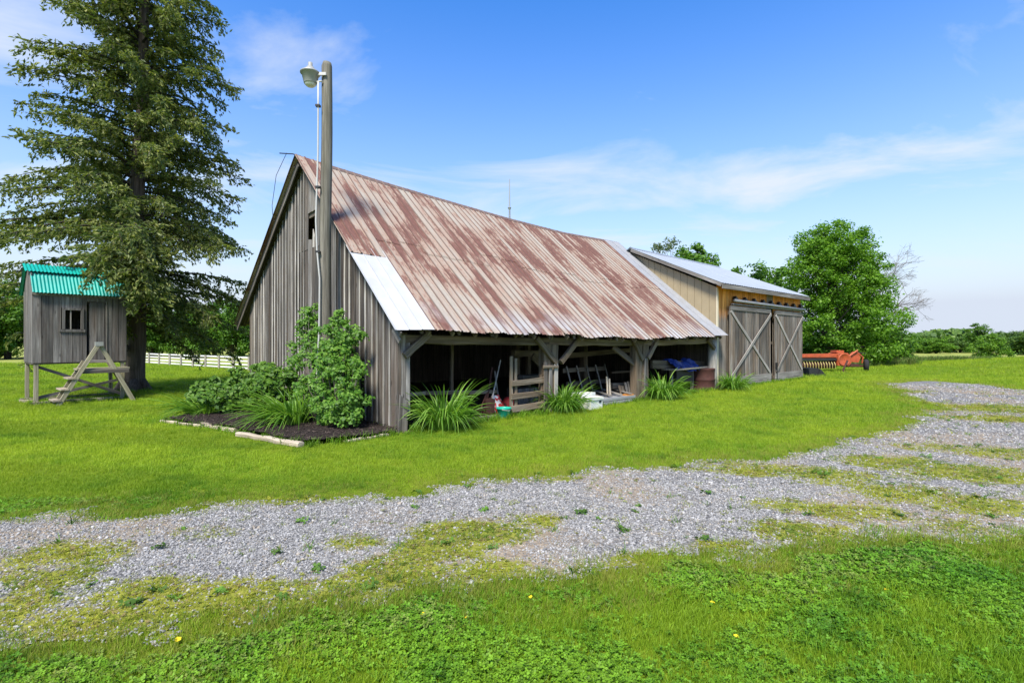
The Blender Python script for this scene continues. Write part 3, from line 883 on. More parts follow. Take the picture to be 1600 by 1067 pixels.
board('corner_trim', SL(12.40, -.012, .02), SL(12.40, -.012, 3.52), .09, .05, M['cream'], shed, ch=.004, jit=.002)
# roof: eave y -.35, ridge y 3.8
RZ, EZ = 5.44, 3.64
def shed_pt(a, b_, dz=0.0):
    xe = 12.10 + (20.42 - 12.10) * a; xr = 12.72 + (20.3 - 12.72) * a
    p = Vector((xe, -.35, EZ)).lerp(Vector((xr, 3.8, RZ - .06 * a)), b_); p.z += dz
    return Vector((p.x - S0, p.y, p.z))
def shed_back(a, b_, dz=0.0):
    xe = 13.0 + (20.3 - 13.0) * a; xr = 12.72 + (20.3 - 12.72) * a
    p = Vector((xe, 8.5, 3.3)).lerp(Vector((xr, 3.8, RZ - .06 * a)), b_); p.z += dz
    return Vector((p.x - S0, p.y, p.z))
rb = MB()
for a in np.linspace(.02, .98, 10):
    for f_ in (shed_pt, shed_back):
        rb.tube([f_(a, .02, -.09), f_(a, .98, -.09)], .045, 4)
sroof = rb.build('roof', M['darkwood'], shed)
NS = Vector((0, -1.8, 4.15)).normalized()
for f_, nn in ((shed_pt, NS), (shed_back, Vector((0, 2.1, 4.7)).normalized())):
    for i in range(9):
        v_, ff = [], []
        n_ = 0
        prof = []
        for k in range(5):
            c = (k + .12) / 5
            prof += [(c - .035, 0), (c - .012, .018), (c + .012, .018), (c + .035, 0)]
        prof.append((1.01, .001))
        for j in range(4):
            for (t, h) in prof: v_.append(f_((i + t) / 9, j / 3, .0) + nn * (h + .002 * (i % 2)))
        n_ = len(prof)
        ff = [(j*n_ + k, j*n_ + k + 1, (j+1)*n_ + k + 1, (j+1)*n_ + k) for j in range(3) for k in range(n_ - 1)]
        link('roof_sheet', mesh_np('roof_sheet', v_, ff, M['grayroof']), sroof)
rcap = MB()
for f_ in (shed_pt, shed_back):
    rcap.add([f_(0, .96, .03), f_(1, .96, .03), f_(1, 1, .05), f_(0, 1, .05)], [(0, 1, 2, 3)])
rcap.build('ridge_cap', M['grayroof'], sroof)
board('fascia', shed_pt(0, 0, -.10) + Vector((.0, .012, 0)), shed_pt(1, 0, -.10) + Vector((0, .012, 0)), .15, .03, M['trim'], shed, ch=.004, segs=8, jit=.004)
board('rake_board', shed_pt(0.0, .01, -.075), shed_pt(0.0, .99, -.075), .11, .03, M['trim'], shed, face=(-1, 0, 0), ch=.004)
sf = MB(); sf.add([shed_pt(.004, .006, -.14), shed_pt(.996, .006, -.14), shed_pt(.996, .09, -.155), shed_pt(.004, .09, -.155)], [(0, 3, 2, 1)])
sf.build('soffit', M['cedar'], shed)
# track with its cover pipe and hanger blocks
tr = MB(); tr.tube([SL(13.35, -.17, 3.13), SL(20.28, -.17, 3.06)], .055, 10)
tr.box(tuple(SL(13.35, -.13, 2.98)), tuple(SL(20.28, -.02, 3.02)))
tr.build('door_track', M['galv'], shed, smooth=True)
for k in range(9):
    xx = 13.55 + k * .8
    mb = MB(); mb.prism([(xx - S0, 3.14), (xx - S0 + .34, 3.14), (xx - S0 + .05, 3.30)], -.13, -.02); mb.build('track_bracket', M['black'], shed)
def slide_door(a, b_, z0, z1, lab):
    fr = MB(); W = b_ - a
    fr.box((a - S0, -.075, z0 + .1), (b_ - S0, -.05, z0 + .22)); fr.box((a - S0, -.075, z1 - .3), (b_ - S0, -.05, z1 - .18))
    d = fr.build('sliding_door', M['darkwood'], shed); d['label'] = lab
    x = a
    while x < b_ - .02:
        w_ = random.uniform(.17, .25)
        if b_ - x - w_ < .1: w_ = b_ - x
        board('board', SL(x + w_ / 2, -.095, z0 + random.uniform(-.02, .02)), SL(x + w_ / 2, -.095, z1), w_ - random.uniform(.004, .014), .024, M['door'], d, ch=.004, jit=.003)
        x += w_
    board('rail', SL(a, -.122, z0 + .22), SL(b_, -.122, z0 + .22), .22, .026, M['brace'], d, ch=.004)
    board('rail', SL(a, -.122, z0 + .02), SL(b_, -.122, z0 + .02), .15, .024, M['trim'], d, ch=.004)
    board('rail', SL(a + .05, -.122, z1 - .06), SL(b_ - .05, -.122, z1 - .06), .16, .026, M['trim'], d, ch=.004)
    board('cross_brace', SL(a + .08, -.122, z1 - .17), SL(b_ - .08, -.122, z0 + .36), .12, .03, M['brace'], d, ch=.005)
    board('cross_brace', SL(b_ - .08, -.153, z1 - .17), SL(a + .08, -.153, z0 + .36), .12, .03, M['brace'], d, ch=.005)
    return d
slide_door(13.12, 16.72, .06, 2.92, 'wide left sliding door')
dd = slide_door(17.12, 20.2, .05, 2.90, 'right sliding door')
hd = MB(); hd.box((17.15 - S0, -.2, .55), (17.19 - S0, -.12, .8)); hd.tube([SL(17.17, -.19, .55), SL(17.17, -.19, .12)], .012, 6); hd.build('latch', M['black'], dd)

# ------------------------------------------------------------------ yard light pole
PX, PY = -3.95, 10.85
pole = empty('light_pole', (PX, PY, 0), 0, 'tall grey timber pole with yard lamp standing in the mulch bed', 'light pole')
pm = MB(); pm.tube([(-.03 + .008 * z + .012 * math.sin(z * 1.3), 0, z) for z in np.linspace(0, 7.5, 12)] + [(.035, 0, 7.58)], list(np.linspace(.135, .106, 12)) + [.085], 14)
pm.build('post', M['pole'], pole, smooth=True)
lamp = MB(); LC = (-.30, -.06, 0)
lamp.lathe([(.0, 7.545), (.045, 7.545), (.045, 7.47), (.075, 7.45), (.09, 7.42), (.205, 7.335), (.205, 7.315), (.175, 7.305), (.13, 7.11), (.125, 7.10), (.11, 7.105)], 24, LC)
lo = lamp.build('lamp', M['lampgrey'], pole, smooth=True)
ln = MB(); ln.lathe([(.118, 7.12), (.11, 7.075), (.07, 7.045), (0.001, 7.035)], 20, LC); ln.build('lens', M['lens'], lo, smooth=True)
br = MB(); br.tube([(-.22, -.06, 7.27), (-.02, -.14, 7.27)], .016, 8); br.tube([(-.19, -.06, 7.14), (-.02, -.14, 7.12)], .018, 8); br.box((-.08, -.155, 7.24), (.06, -.125, 7.30)); br.build('bracket', M['conduit'], lo)
cd = MB(); cd.tube([(-.10, -.15, 7.1), (-.10, -.15, 6.6), (-.105, -.15, 5.6), (-.135, -.16, 4.6), (-.145, -.16, 4.2), (-.12, -.17, 3.6), (-.06, -.175, 3.0), (-.07, -.175, 1.9), (-.12, -.18, 1.0), (-.12, -.18, .02)], .018, 8)
cd.build('conduit', M['conduit'], pole, smooth=True)
for z_ in (6.6, 4.9, 3.55):
    cl_ = MB(); cl_.box((-.15, -.19, z_ - .02), (-.06, -.10, z_ + .02)); cl_.build('clamp', M['black'], pole)

# ------------------------------------------------------------------ playhouse on stilts
PF = np.array([.647, .763]); PAng = math.atan2(PF[1], PF[0])
play = empty('playhouse', (-12.48, 13.33, 0), PAng, 'grey wooden playhouse on stilts with turquoise corrugated roof beside the spruce', 'playhouse')
W, D, Zb, Ze_, Zr_ = 2.0, 1.5, 1.13, 2.95, 3.78
pf = MB(); pf.box((.0, .02, Zb - .06), (W, D - .02, Zb + .03)); pf.build('floor_deck', M['darkwood'], play)
def prz(y):
    yy = min(y, D - y)
    return np.interp(yy, [0, .30, .75], [Ze_ - .01, 3.50, 3.70])
wal = MB(); wal.box((.05, .03, Zb + .05), (W - .05, .06, Zb + .12)); wal.box((.05, .03, Ze_ - .2), (W - .05, .06, Ze_ - .12)); wal = wal.build('front_wall', M['darkwood'], play)
def pb_(x0, x1, z0, z1, y=0.0, par=wal, mat='play', d=.022):
    return board('board', ((x0 + x1) / 2, y, z0), ((x0 + x1) / 2, y, z1), x1 - x0 - .008, d, M[mat], par, ch=.003, jit=.003)
xsb = [0, .17, .40, .56]
for i in range(3): pb_(xsb[i], xsb[i + 1], Zb - .02, Ze_)
pb_(.56, .80, Zb - .02, 1.98); pb_(.80, 1.0, Zb - .02, 1.98); pb_(.56, .80, 2.58, Ze_); pb_(.80, 1.0, 2.58, Ze_); pb_(1.0, 1.10, Zb - .02, Ze_)
pb_(1.52, 1.66, Zb - .02, Ze_); pb_(1.66, 1.82, Zb - .02, Ze_); pb_(1.82, W, Zb - .02, Ze_); pb_(1.10, 1.52, 2.78, Ze_)
win = MB()
for a, b_ in (((.58, 1.98), (.64, 2.58)), ((.97, 1.98), (1.03, 2.58)), ((.60, 2.52), (1.0, 2.58)), ((.52, 1.93), (1.06, 2.0))): win.box((a[0], -.045, a[1]), (b_[0], .012, b_[1]))
win = win.build('window', M['play'], play)
mu = MB(); mu.box((.745, -.02, 2.0), (.77, 0.0, 2.52)); mu.build('mullion', M['brace'], win)
dr = MB(); dr.box((1.15, .035, Zb + .02), (1.50, .05, 2.77)); dr = dr.build('door', M['darkwood'], play)
pb_(1.16, 1.33, Zb + .03, 2.76, .02, dr); pb_(1.33, 1.50, Zb + .03, 2.76, .02, dr)
board('door_stop', (1.535, -.022, Zb), (1.535, -.022, 2.8), .035, .02, M['trim'], play, ch=.003)
board('sill', (1.08, -.03, Zb - .01), (1.6, -.03, Zb - .01), .07, .05, M['trim'], play, ch=.003)
sd = MB(); sd.box((.04, .1, Zb + .1), (.06, D - .1, Zb + .18)); sd = sd.build('side_wall', M['darkwood'], play)
for xs_, nn in ((0.0, -1), (W, 1)):
    y = 0.02
    while y < D - .03:
        w_ = min(random.uniform(.15, .24), D - .02 - y)
        yc = y + w_ / 2
        board('board', (xs_, yc, Zb - .02), (xs_, yc, float(prz(yc)) - .02), w_ - .008, .022, M['play'], sd, face=(nn, 0, 0), ch=.003, jit=.003)
        y += w_
bkw = MB(); bkw.box((.02, D - .03, Zb), (W - .02, D, Ze_)); bkw.build('rear_wall', M['play'], play)
def corr(name, x0, x1, pA, pB, mat, parent, pitch=.076, amp=.012, n2=2):
    """corrugated sheet from the line pA (y,z) to pB (y,z)"""
    nx = int((x1 - x0) / pitch * 6); v_ = []
    A = Vector((0, *pA)); B = Vector((0, *pB)); nn = (B - A).cross(Vector((1, 0, 0))).normalized()
    if nn.z < 0: nn = -nn
    for j in range(n2 + 1):
        for i in range(nx + 1):
            xx = x0 + (x1 - x0) * i / nx
            p = A.lerp(B, j / n2) + nn * amp * math.cos(2 * math.pi * xx / pitch); v_.append((xx, p.y, p.z))
    ff = [(j*(nx+1) + i, j*(nx+1) + i + 1, (j+1)*(nx+1) + i + 1, (j+1)*(nx+1) + i) for j in range(n2) for i in range(nx)]
    return link(name, mesh_np(name, v_, ff, mat, True), parent)
prf = MB(); prf.box((-.05, .28, 3.42), (W + .05, .33, 3.47)); prf.box((-.05, D / 2 - .03, 3.66), (W + .05, D / 2 + .03, 3.72)); prf.box((-.02, -.04, Ze_ - .06), (W + .02, .02, Ze_ - .01)); prf = prf.build('roof', M['trim'], play)
corr('roof_sheet', -.02, 1.98, (-.14, Ze_ + .0), (.31, 3.50), M['teal'], prf)
corr('roof_sheet', -.12, 1.95, (.24, 3.53), (D / 2, 3.77), M['teal'], prf)
corr('roof_sheet', -.10, 1.98, (D + .14, Ze_), (D / 2, 3.76), M['teal'], prf)
for (x_, y_) in ((.07, .06), (.05, D - .08), (W - .08, .06), (W - .08, D - .08)):
    board('stilt', (x_, y_, -.02), (x_, y_, Zb - .05), .09, .09, M['ladder'], play, jit=.004)
board('cross_brace', (.10, .13, Zb - .12), (W - .1, .13, .16), .08, .03, M['play'], play); board('cross_brace', (.10, .165, .18), (W - .1, .165, Zb - .55), .08, .03, M['play'], play)
board('skid', (-.05, .02, .05), (W + .1, .02, .05), .09, .09, M['ladder'], play); board('skid', (-.10, D - .14, .05), (W, D - .14, .05), .09, .09, M['ladder'], play)
pt = MB(); pt.box((-.12, D - .3, 0), (.2, D + .0, .06)); pt.build('foot_block', M['stone'], play)

# A-frame steps in front of the door
lad = empty('step_frame', (-12.48, 13.33, 0), PAng, 'pale timber A-frame steps with plank platform in front of playhouse door', 'steps')
yf, yr = -.62, -.10
apx = (1.24, 1.62)
for yy, nm in ((yf, 'rail'), (yr, 'rail')):
    if yy == yf:
        board('rail', (.40, yy, -.02), (apx[0] + .02, yy, apx[1]), .10, .045, M['ladder'], lad); board('rail', (2.05, yy + .05, -.02), (apx[0] + .03, yy + .05, apx[1]), .10, .045, M['ladder'], lad)
    else:
        board('rail', (.40, yy, -.02), (1.02, yy, 1.14), .10, .045, M['ladder'], lad)
        board('rail', (2.1, yy, -.02), (1.55, yy, 1.10), .09, .045, M['ladder'], lad)
cap_ = MB(); cap_.box((1.17, yf - .03, 1.55), (1.34, yf + .08, 1.66)); cap_.build('apex_bracket', M['lampgrey'], lad)
for k, z_ in enumerate((.14, .42, .70)):
    xx = .40 + (1.24 - .40) * (z_ / 1.62)
    board('tread', (xx - .09, yf - .05, z_), (xx - .09, yr + .05, z_), .16, .045, M['paleplank'], lad, face=(0, 0, 1))
for k in range(3):
    board('platform_plank', (.80, yf + .12 + k * .15, .93), (1.95, yf + .12 + k * .15, .93), .14, .045, M['ladder'], lad, face=(0, 0, 1))
board('platform_beam', (.82, yf + .05, .86), (1.93, yf + .05, .86), .10, .045, M['play'], lad); board('platform_beam', (.82, yr - .02, .86), (1.9, yr - .02, .86), .10, .045, M['play'], lad)

# ------------------------------------------------------------------ vegetation builders
def leaves(P, N, size, aspect=.55, fold=.12, direc=None):
    """one folded, four-cornered leaf per point"""
    n = len(P)
    N = N / (np.linalg.norm(N, axis=1, keepdims=True) + 1e-9)
    d = rng.normal(size=(n, 3)) if direc is None else direc
    d = d - N * np.sum(d * N, 1, keepdims=True); d /= (np.linalg.norm(d, axis=1, keepdims=True) + 1e-9)
    s = np.cross(N, d); size = np.asarray(size).reshape(-1, 1) * np.ones((n, 1))
    v = np.empty((n, 4, 3))
    v[:, 0] = P - d * size * .5; v[:, 2] = P + d * size * .5
    v[:, 1] = P + s * size * aspect * .5 + N * size * fold + d * size * .02; v[:, 3] = P - s * size * aspect * .5 + N * size * fold + d * size * .02
    f = np.arange(n * 4).reshape(n, 4)
    return v.reshape(-1, 3), f
def clump_points(centers, radii, per, flat=.75, shell=.55):
    P, N = [], []
    for c, r, k in zip(centers, radii, per):
        q = rng.normal(size=(k, 3)); q /= np.linalg.norm(q, axis=1, keepdims=True)
        rad = r * (shell + (1 - shell) * rng.random((k, 1))) * (.75 + .5 * rng.random((k, 1)))
        P.append(np.asarray(c) + q * rad * np.array([1, 1, flat])); N.append(q * .7 + rng.normal(size=(k, 3)) * .55 + np.array([0, 0, .55]))
    return np.vstack(P), np.vstack(N)
def join_vf(parts):
    V, F, b = [], [], 0
    for v, f in parts: V.append(v); F.append(f + b); b += len(v)
    return np.vstack(V), np.vstack(F)
def limb(mb, p, q, r0, r1, n=6, sag=0.0, wig=.08):
    p = Vector(p); q = Vector(q); L = (q - p).length; pts = []
    for i in range(5):
        t = i / 4; pts.append(p.lerp(q, t) + Vector((random.uniform(-1, 1), random.uniform(-1, 1), random.uniform(-.5, .5))) * wig * L * (0 if i in (0, 4) else .5) + Vector((0, 0, -sag * L * math.sin(math.pi * t))))
    mb.tube(pts, list(np.linspace(r0, r1, 5)), n); return pts

def broadleaf_meshes(nm, lobes, nclump, leafn, lsize, mat, barkm, trunk_r, trunk_top, seed, low=None, crad=(.5, .95)):
    """trunk + limbs mesh, and a crown of leaf clumps spread through the lobes (centre, radii)"""
    global rng
    rng = np.random.default_rng(seed); random.seed(seed)
    C_, R_, K_ = [], [], []
    vol = np.array([l[1][0] * l[1][1] * l[1][2] for l in lobes]) ** .75; vol = vol / vol.sum()
    for li in range(len(lobes)):
        c, r = lobes[li]
        for k in range(max(2, int(nclump * vol[li]))):
            q = rng.normal(size=3); q /= np.linalg.norm(q); rr = rng.random() ** .38
            C_.append(np.array(c) + q * rr * np.array(r)); R_.append(rng.uniform(*crad)); K_.append(int(leafn * rng.uniform(.6, 1.4)))
    P, N = clump_points(C_, R_, K_, .7, .35)
    v, f = leaves(P, N, lsize * rng.uniform(.6, 1.4, len(P)), .7, .1)
    crown = mesh_np(nm + '_crown', v, f, mat)
    mb = MB(); top = Vector((lobes[0][0][0] * .6, lobes[0][0][1] * .6, trunk_top))
    tp = [Vector((0, 0, -.1)), Vector((random.uniform(-.05, .05), 0, trunk_top * .25)), top * .6, top]
    mb.tube(tp, [trunk_r * 1.25, trunk_r, trunk_r * .72, trunk_r * .3], 9)
    idx = list(range(len(C_))); random.shuffle(idx)
    for i in idx[:min(len(idx), 42)]:
        c = Vector(C_[i]); t = min(max((c.z * .55) / max(trunk_top, .1), .12), .95)
        st = tp[0].lerp(tp[3], t) if t < .5 else tp[2].lerp(tp[3], min(1, (t - .5) * 2))
        limb(mb, st, c, trunk_r * .32 * (1.1 - t * .6), .012, 5, -.05)
    tr_ = mesh_np(nm + '_trunk', mb.v, mb.f, barkm, True)
    return crown, tr_
def place_tree(name, meshes, loc, rz, sc, label, cat='tree', group=None):
    e = empty(name, (loc[0], loc[1], ht(loc[0], loc[1])), rz, label, cat, group)
    e.scale = (sc, sc, sc) if not hasattr(sc, '__len__') else sc
    link('crown', meshes[0], e); link('trunk', meshes[1], e)
    return e

# ------------------------------------------------------------------ big spruce
def spruce():
    global rng
    rng = np.random.default_rng(5); random.seed(5)
    X, Y = gp(208, 612)
    e = empty('spruce_tree', (X, Y, 0), 0, 'tall drooping spruce with thick trunk behind the playhouse', 'tree')
    Hh = 21.0
    def tc(z): return Vector((.38 * min(z / 13, 1.3) + .05 * math.sin(z * .7), .04 * math.sin(z * .9), z))
    tm = MB()
    zz = list(np.concatenate([[-.1, .12, .4, .9], np.linspace(1.6, Hh, 16)]))
    tm.tube([tc(z) for z in zz], [.46, .38, .31, .275] + [.255 * (1 - (z - 1.6) / (Hh - 1.4)) ** .85 + .012 for z in zz[4:]], 14)
    for k in range(6):                           # root flare
        a = k * 1.05 + random.uniform(-.2, .2)
        tm.tube([(.26 * math.cos(a), .26 * math.sin(a), .38), (.45 * math.cos(a), .45 * math.sin(a), .10), (.72 * math.cos(a), .72 * math.sin(a), -.06)], [.13, .11, .05], 7)
    tm.build('trunk', M['bark'], e, smooth=True)
    kn = MB(); kn.lathe([(.02, 0), (.10, .02), (.13, .0), (.12, -.03)], 12); kn.build('branch_scar', M['darkbark'], e, (.0, -.335, 1.45), (R(90), 0, 0))
    wood_ = MB(); P, N, Dd, S = [], [], [], []
    z = 2.1; ga = 0.4
    def blocked(p, pad=.12):
        q = np.array([p.x + X + 12.48, p.y + Y - 13.33]); lx = q @ PF; ly = q @ np.array([-PF[1], PF[0]])
        return -pad - .1 < lx < W + pad and -pad - .1 < ly < D + pad and p.z < 3.86 + pad * .3
    while z < Hh - .25:
        ga += 2.39996 + random.uniform(-.5, .5)
        Lz = np.interp(z, [2.0, 3.0, 4.5, 7, 10, 13, 16, 19, Hh], [3.2, 3.9, 4.2, 4.0, 3.4, 2.85, 2.1, 1.1, .25])
        L = Lz * random.choice([1.0, .92, .85, 1.08, .7, .78, 1.0])
        a = ga
        L *= np.interp(math.cos(a), [-1, 0, .3, 1], [1.0 if z < 8 else .86, .92, .86, .84 if z < 5.5 else .74])
        hv = Vector((math.cos(a), math.sin(a), 0)); sv = Vector((-math.sin(a), math.cos(a), 0))
        droop = np.interp(z, [2, 5, 9, 14, Hh], [.52, .36, .24, .08, -.25]) * random.uniform(.35, 1.5)
        over = 3.7 < z < 5.3 and int(z * 18) % 3 == 0        # limbs that reach over the playhouse roof
        if over:
            a = R(-55) + random.uniform(-.16, .12); L = random.uniform(3.5, 4.3); droop = random.uniform(.22, .42)
            hv = Vector((math.cos(a), math.sin(a), 0)); sv = Vector((-math.sin(a), math.cos(a), 0))
        rise = np.interp(z, [2, 6, 12, Hh], [.10, .14, .18, .2])
        o = tc(z)
        def bp(t):
            return o + hv * (L * t) + Vector((0, 0, L * (rise * math.sin(math.pi * t * .8) - droop * t ** 1.35 + .08 * t ** 4))) + sv * (.05 * L * math.sin(t * 4 + ga))
        tries = 0
        while tries < 24 and any(blocked(bp(k / 14)) for k in range(15)):
            tries += 1
            if tries < 12 and z > 3.3: droop -= .05
            else: L *= .88
        npt = 7; pts = [bp(i / (npt - 1)) for i in range(npt)]
        wood_.tube(pts, list(np.linspace(.012 + .011 * L, .006, npt)), 5, False)
        # branchlets
        nb = int(6 + L * 7.0)
        for i in range(nb):
            t = .16 + .84 * (i + random.random() * .8) / nb
            b0 = bp(t); side = 1 if i % 2 else -1
            bl = (.20 + .30 * L * .30 * (1 - t * .55)) * random.uniform(.7, 1.35)
            fw_ = random.uniform(.35, .95)
            if over: bl *= 1.9
            dv = (sv * side * random.uniform(.6, 1.1) + hv * fw_ + Vector((0, 0, random.uniform(-.35, .18)))).normalized()
            if random.random() < (.75 if over else .52):            # hanging shoots
                dv = (dv * .5 + Vector((0, 0, -.8))).normalized(); bl *= .95
            tip = b0 + dv * bl + Vector((0, 0, -.22 * bl))
            if blocked(tip, .05) or blocked(b0.lerp(tip, .5), .05): continue
            if random.random() < .5: wood_.tube([b0, b0.lerp(tip, .5) + Vector((0, 0, .03 * bl)), tip], [.008, .006, .003], 3, False)
            ns = max(6, int(bl / .027))
            for j in range(ns):
                s_ = (j + random.random()) / ns
                p = b0.lerp(tip, s_) + Vector((random.gauss(0, .05), random.gauss(0, .05), -.05 * bl * s_ + random.gauss(0, .045)))
                dl = (dv * .8 + Vector((random.gauss(0, .55), random.gauss(0, .55), random.uniform(-.75, .15))))
                P.append(p); Dd.append(dl); S.append(random.uniform(.10, .20)); N.append((hv.x * .5 + random.gauss(0, .6), hv.y * .5 + random.gauss(0, .6), .7))
        for j in range(int(6 + L * 3)):          # needles on the limb itself
            t = random.uniform(.25, 1.0); p = bp(t)
            P.append(p + Vector((random.gauss(0, .05), random.gauss(0, .05), random.gauss(0, .04)))); Dd.append(hv + Vector((random.gauss(0, .5), random.gauss(0, .5), random.uniform(-.6, .2)))); S.append(random.uniform(.14, .28)); N.append((random.gauss(0, .5), random.gauss(0, .5), 1.0))
        z += random.uniform(.034, .074) * (1 + .2 * (z > 13))
    P = np.array([tuple(p) for p in P]); Dd = np.array([tuple(d) for d in Dd]); N = np.array(N, float); S = np.array(S)
    v, f = leaves(P, N, S, .30, .06, Dd)
    print('spruce sprays', len(P))
    N2 = np.cross(N, Dd) + N * .3
    v2, f2 = leaves(P + rng.normal(size=P.shape) * .02, N2, S * .9, .34, .05, Dd + rng.normal(size=P.shape) * .15)
    V, F = join_vf([(v, f), (v2, f2)])
    link('crown', mesh_np('spruce_crown', V, F, M['spruce']), e)
    wood_.build('branches', M['darkbark'], e)
    # stubs of dead lower limbs
    return e
spruce()

# ------------------------------------------------------------------ maple and other trees on the right
MY = 33.5; MS = MY / FPX
def mp(px, py, dy=0): return ((px - 1297) * MS, dy, EYE - (py - HOR) * MS)
lobes = [(mp(1300, 420), (2.45, 2.4, 3.0)), (mp(1302, 385), (2.25, 2.0, 1.6)), (mp(1345, 490, -.3), (2.5, 2.4, 2.3)), (mp(1268, 500, .2), (1.45, 1.9, 2.4)), (mp(1350, 430), (1.3, 1.5, 1.7)), (mp(1330, 545, -.5), (2.6, 1.8, .9)), (mp(1262, 420), (1.0, 1.3, 1.3))]
maple = broadleaf_meshes('maple', lobes, 520, 125, .14, M['maple'], M['darkbark'], .30, 8.0, 21, crad=(.38, .72))
place_tree('maple_tree', maple, ((1297 - 800) * MS, MY), 0, 1, 'big bright green maple standing behind the orange farm machine')
# understorey right of the maple
bl = [((0, 0, 1.3), (1.6, 1.2, 1.25)), ((1.2, .2, .8), (1.1, 1, .8)), ((-1.2, .1, 1.0), (1.1, 1.0, 1.0))]
und = broadleaf_meshes('understorey', bl, 75, 95, .14, M['maple2'], M['darkbark'], .08, 1.8, 33, crad=(.3, .55))
place_tree('leafy_bush', und, ((1385 - 800) / FPX * 35.0, 35.0), .4, 1.2, 'dark leafy bush at the right foot of the maple', 'bush')
place_tree('leafy_bush', und, ((1335 - 800) / FPX * 36.0, 36.0), 2.4, 1.35, 'dark leafy bush directly behind the orange machine', 'bush')
place_tree('leafy_bush', und, ((1262 - 800) / FPX * 36.0, 36.0), 4.4, 1.5, 'leafy bush showing between shed wall and maple trunk', 'bush')
# bare dead tree
random.seed(12)
def bare_tree():
    mb = MB(); e_ = []
    def grow(p, d, L, r, dep):
        q = p + d * L
        mid = p.lerp(q, .5) + Vector((random.gauss(0, .06), random.gauss(0, .06), random.gauss(0, .04))) * L
        mb.tube([p, mid, q], [r, r * .8, r * .62], 5 if dep < 3 else 3, False)
        if dep >= 6: return
        for k in range(3 if dep > 0 else 4):
            nd = (d + Vector((random.gauss(.18, .55), random.gauss(0, .5), random.gauss(.05, .4)))).normalized()
            grow(p.lerp(q, random.uniform(.5, 1)), nd, L * random.uniform(.6, .82), max(r * .55, .008), dep + 1)
    grow(Vector((0, 0, 0)), Vector((.12, 0, 1)).normalized(), 3.2, .16, 0)
    return mesh_np('bare_tree', mb.v, mb.f, M['twig'])
bt = empty('bare_tree', ((1364 - 800) / FPX * 36.5, 36.5, 0), 0, 'bare grey dead tree poking out behind the maple', 'tree')
bt.scale = (.80, .80, .98)
link('branches', bare_tree(), bt)
# generic background trees
g1 = broadleaf_meshes('field_tree', [((0, 0, 4.2), (2.2, 2.2, 2.6)), ((1.2, .4, 3.0), (1.8, 1.7, 1.8)), ((-1.3, -.3, 3.2), (1.7, 1.7, 1.9)), ((.2, 0, 1.5), (2.2, 2.0, 1.2))], 130, 110, .22, M['maple2'], M['darkbark'], .2, 5.2, 41, crad=(.45, .8))
g2 = broadleaf_meshes('light_shrub', [((0, 0, 1.6), (1.5, 1.5, 1.4)), ((.9, .2, 1.1), (1.1, 1.1, 1.0)), ((-.9, 0, .9), (1.1, 1.1, .9))], 80, 95, .16, M['bushlight'], M['darkbark'], .07, 2.0, 43, crad=(.3, .55))
g3 = broadleaf_meshes('sparse_tree', [((0, 0, 5.0), (1.3, 1.3, 2.0)), ((.6, 0, 3.6), (1.2, 1.2, 1.2))], 48, 80, .20, M['maple2'], M['darkbark'], .14, 4.9, 47, crad=(.32, .6))
g4 = broadleaf_meshes('thin_tree', [((0, 0, 5.0), (1.2, 1.2, 2.2)), ((-1.0, 0, 4.2), (1.0, 1.0, 1.6))], 40, 46, .16, M['greyleaf'], M['twig'], .10, 5.0, 49, crad=(.3, .6))
g5 = broadleaf_meshes('far_tree', [((0, 0, 3.4), (2.1, 2.1, 2.3)), ((1.4, .2, 2.4), (1.8, 1.6, 1.6)), ((-1.4, 0, 2.6), (1.8, 1.6, 1.7)), ((0, 0, 1.2), (2.4, 1.8, 1.0))], 110, 80, .26, M['farleaf'], M['darkbark'], .18, 4.2, 51, crad=(.45, .8))
def at(px, Y): return ((px - 800) / FPX * Y, Y)
place_tree('field_tree', g1, at(1190, 46), .5, 1.34, 'dark green tree crown showing above the shed roof beside the maple')
place_tree('slender_tree', g3, at(1092, 54), .2, 1.86, 'small open-crowned green tree sticking up behind shed ridge')
place_tree('slender_tree', g4, at(1042, 60), 1.0, 2.0, 'thin grey-green tree rising behind the junction of barn and shed')
# left wood behind the playhouse and the paddock fence
spots = [(-45, 44, g1, 1.05, .3), (12, 47, g1, 1.15, 2.0), (52, 52, g5, 1.25, 1.1), (100, 54, g5, 1.2, 4.), (150, 52, g1, .95, 5.), (236, 50, g1, .85, .9), (268, 56, g5, 1.15, 2.8), (300, 50, g1, .8, 3.3), (335, 55, g5, 1.1, 1.9), (362, 50, g1, .9, 5.5), (395, 54, g5, 1.1, .2)]
lab = ['leafy tree cut by the left edge of the photo', 'leafy tree just left of the playhouse wall', 'tree behind the left half of the playhouse', 'tree behind the middle of the playhouse', 'tree behind the right half of the playhouse', 'leafy tree behind the left end of the paddock fence, next to the spruce trunk', 'second tree from the spruce trunk beyond the paddock fence', 'tree in the middle beyond the visible paddock fence', 'second tree from the barn beyond the paddock fence', 'tree nearest the barn wall beyond the paddock fence', 'tree beyond the fence mostly hidden by the barn gable']
for (px, Y, ms, sc, rz), lb in zip(spots, lab):
    place_tree('hedgerow_tree', ms, at(px, Y), rz, sc, lb, group='trees beyond the paddock fence')
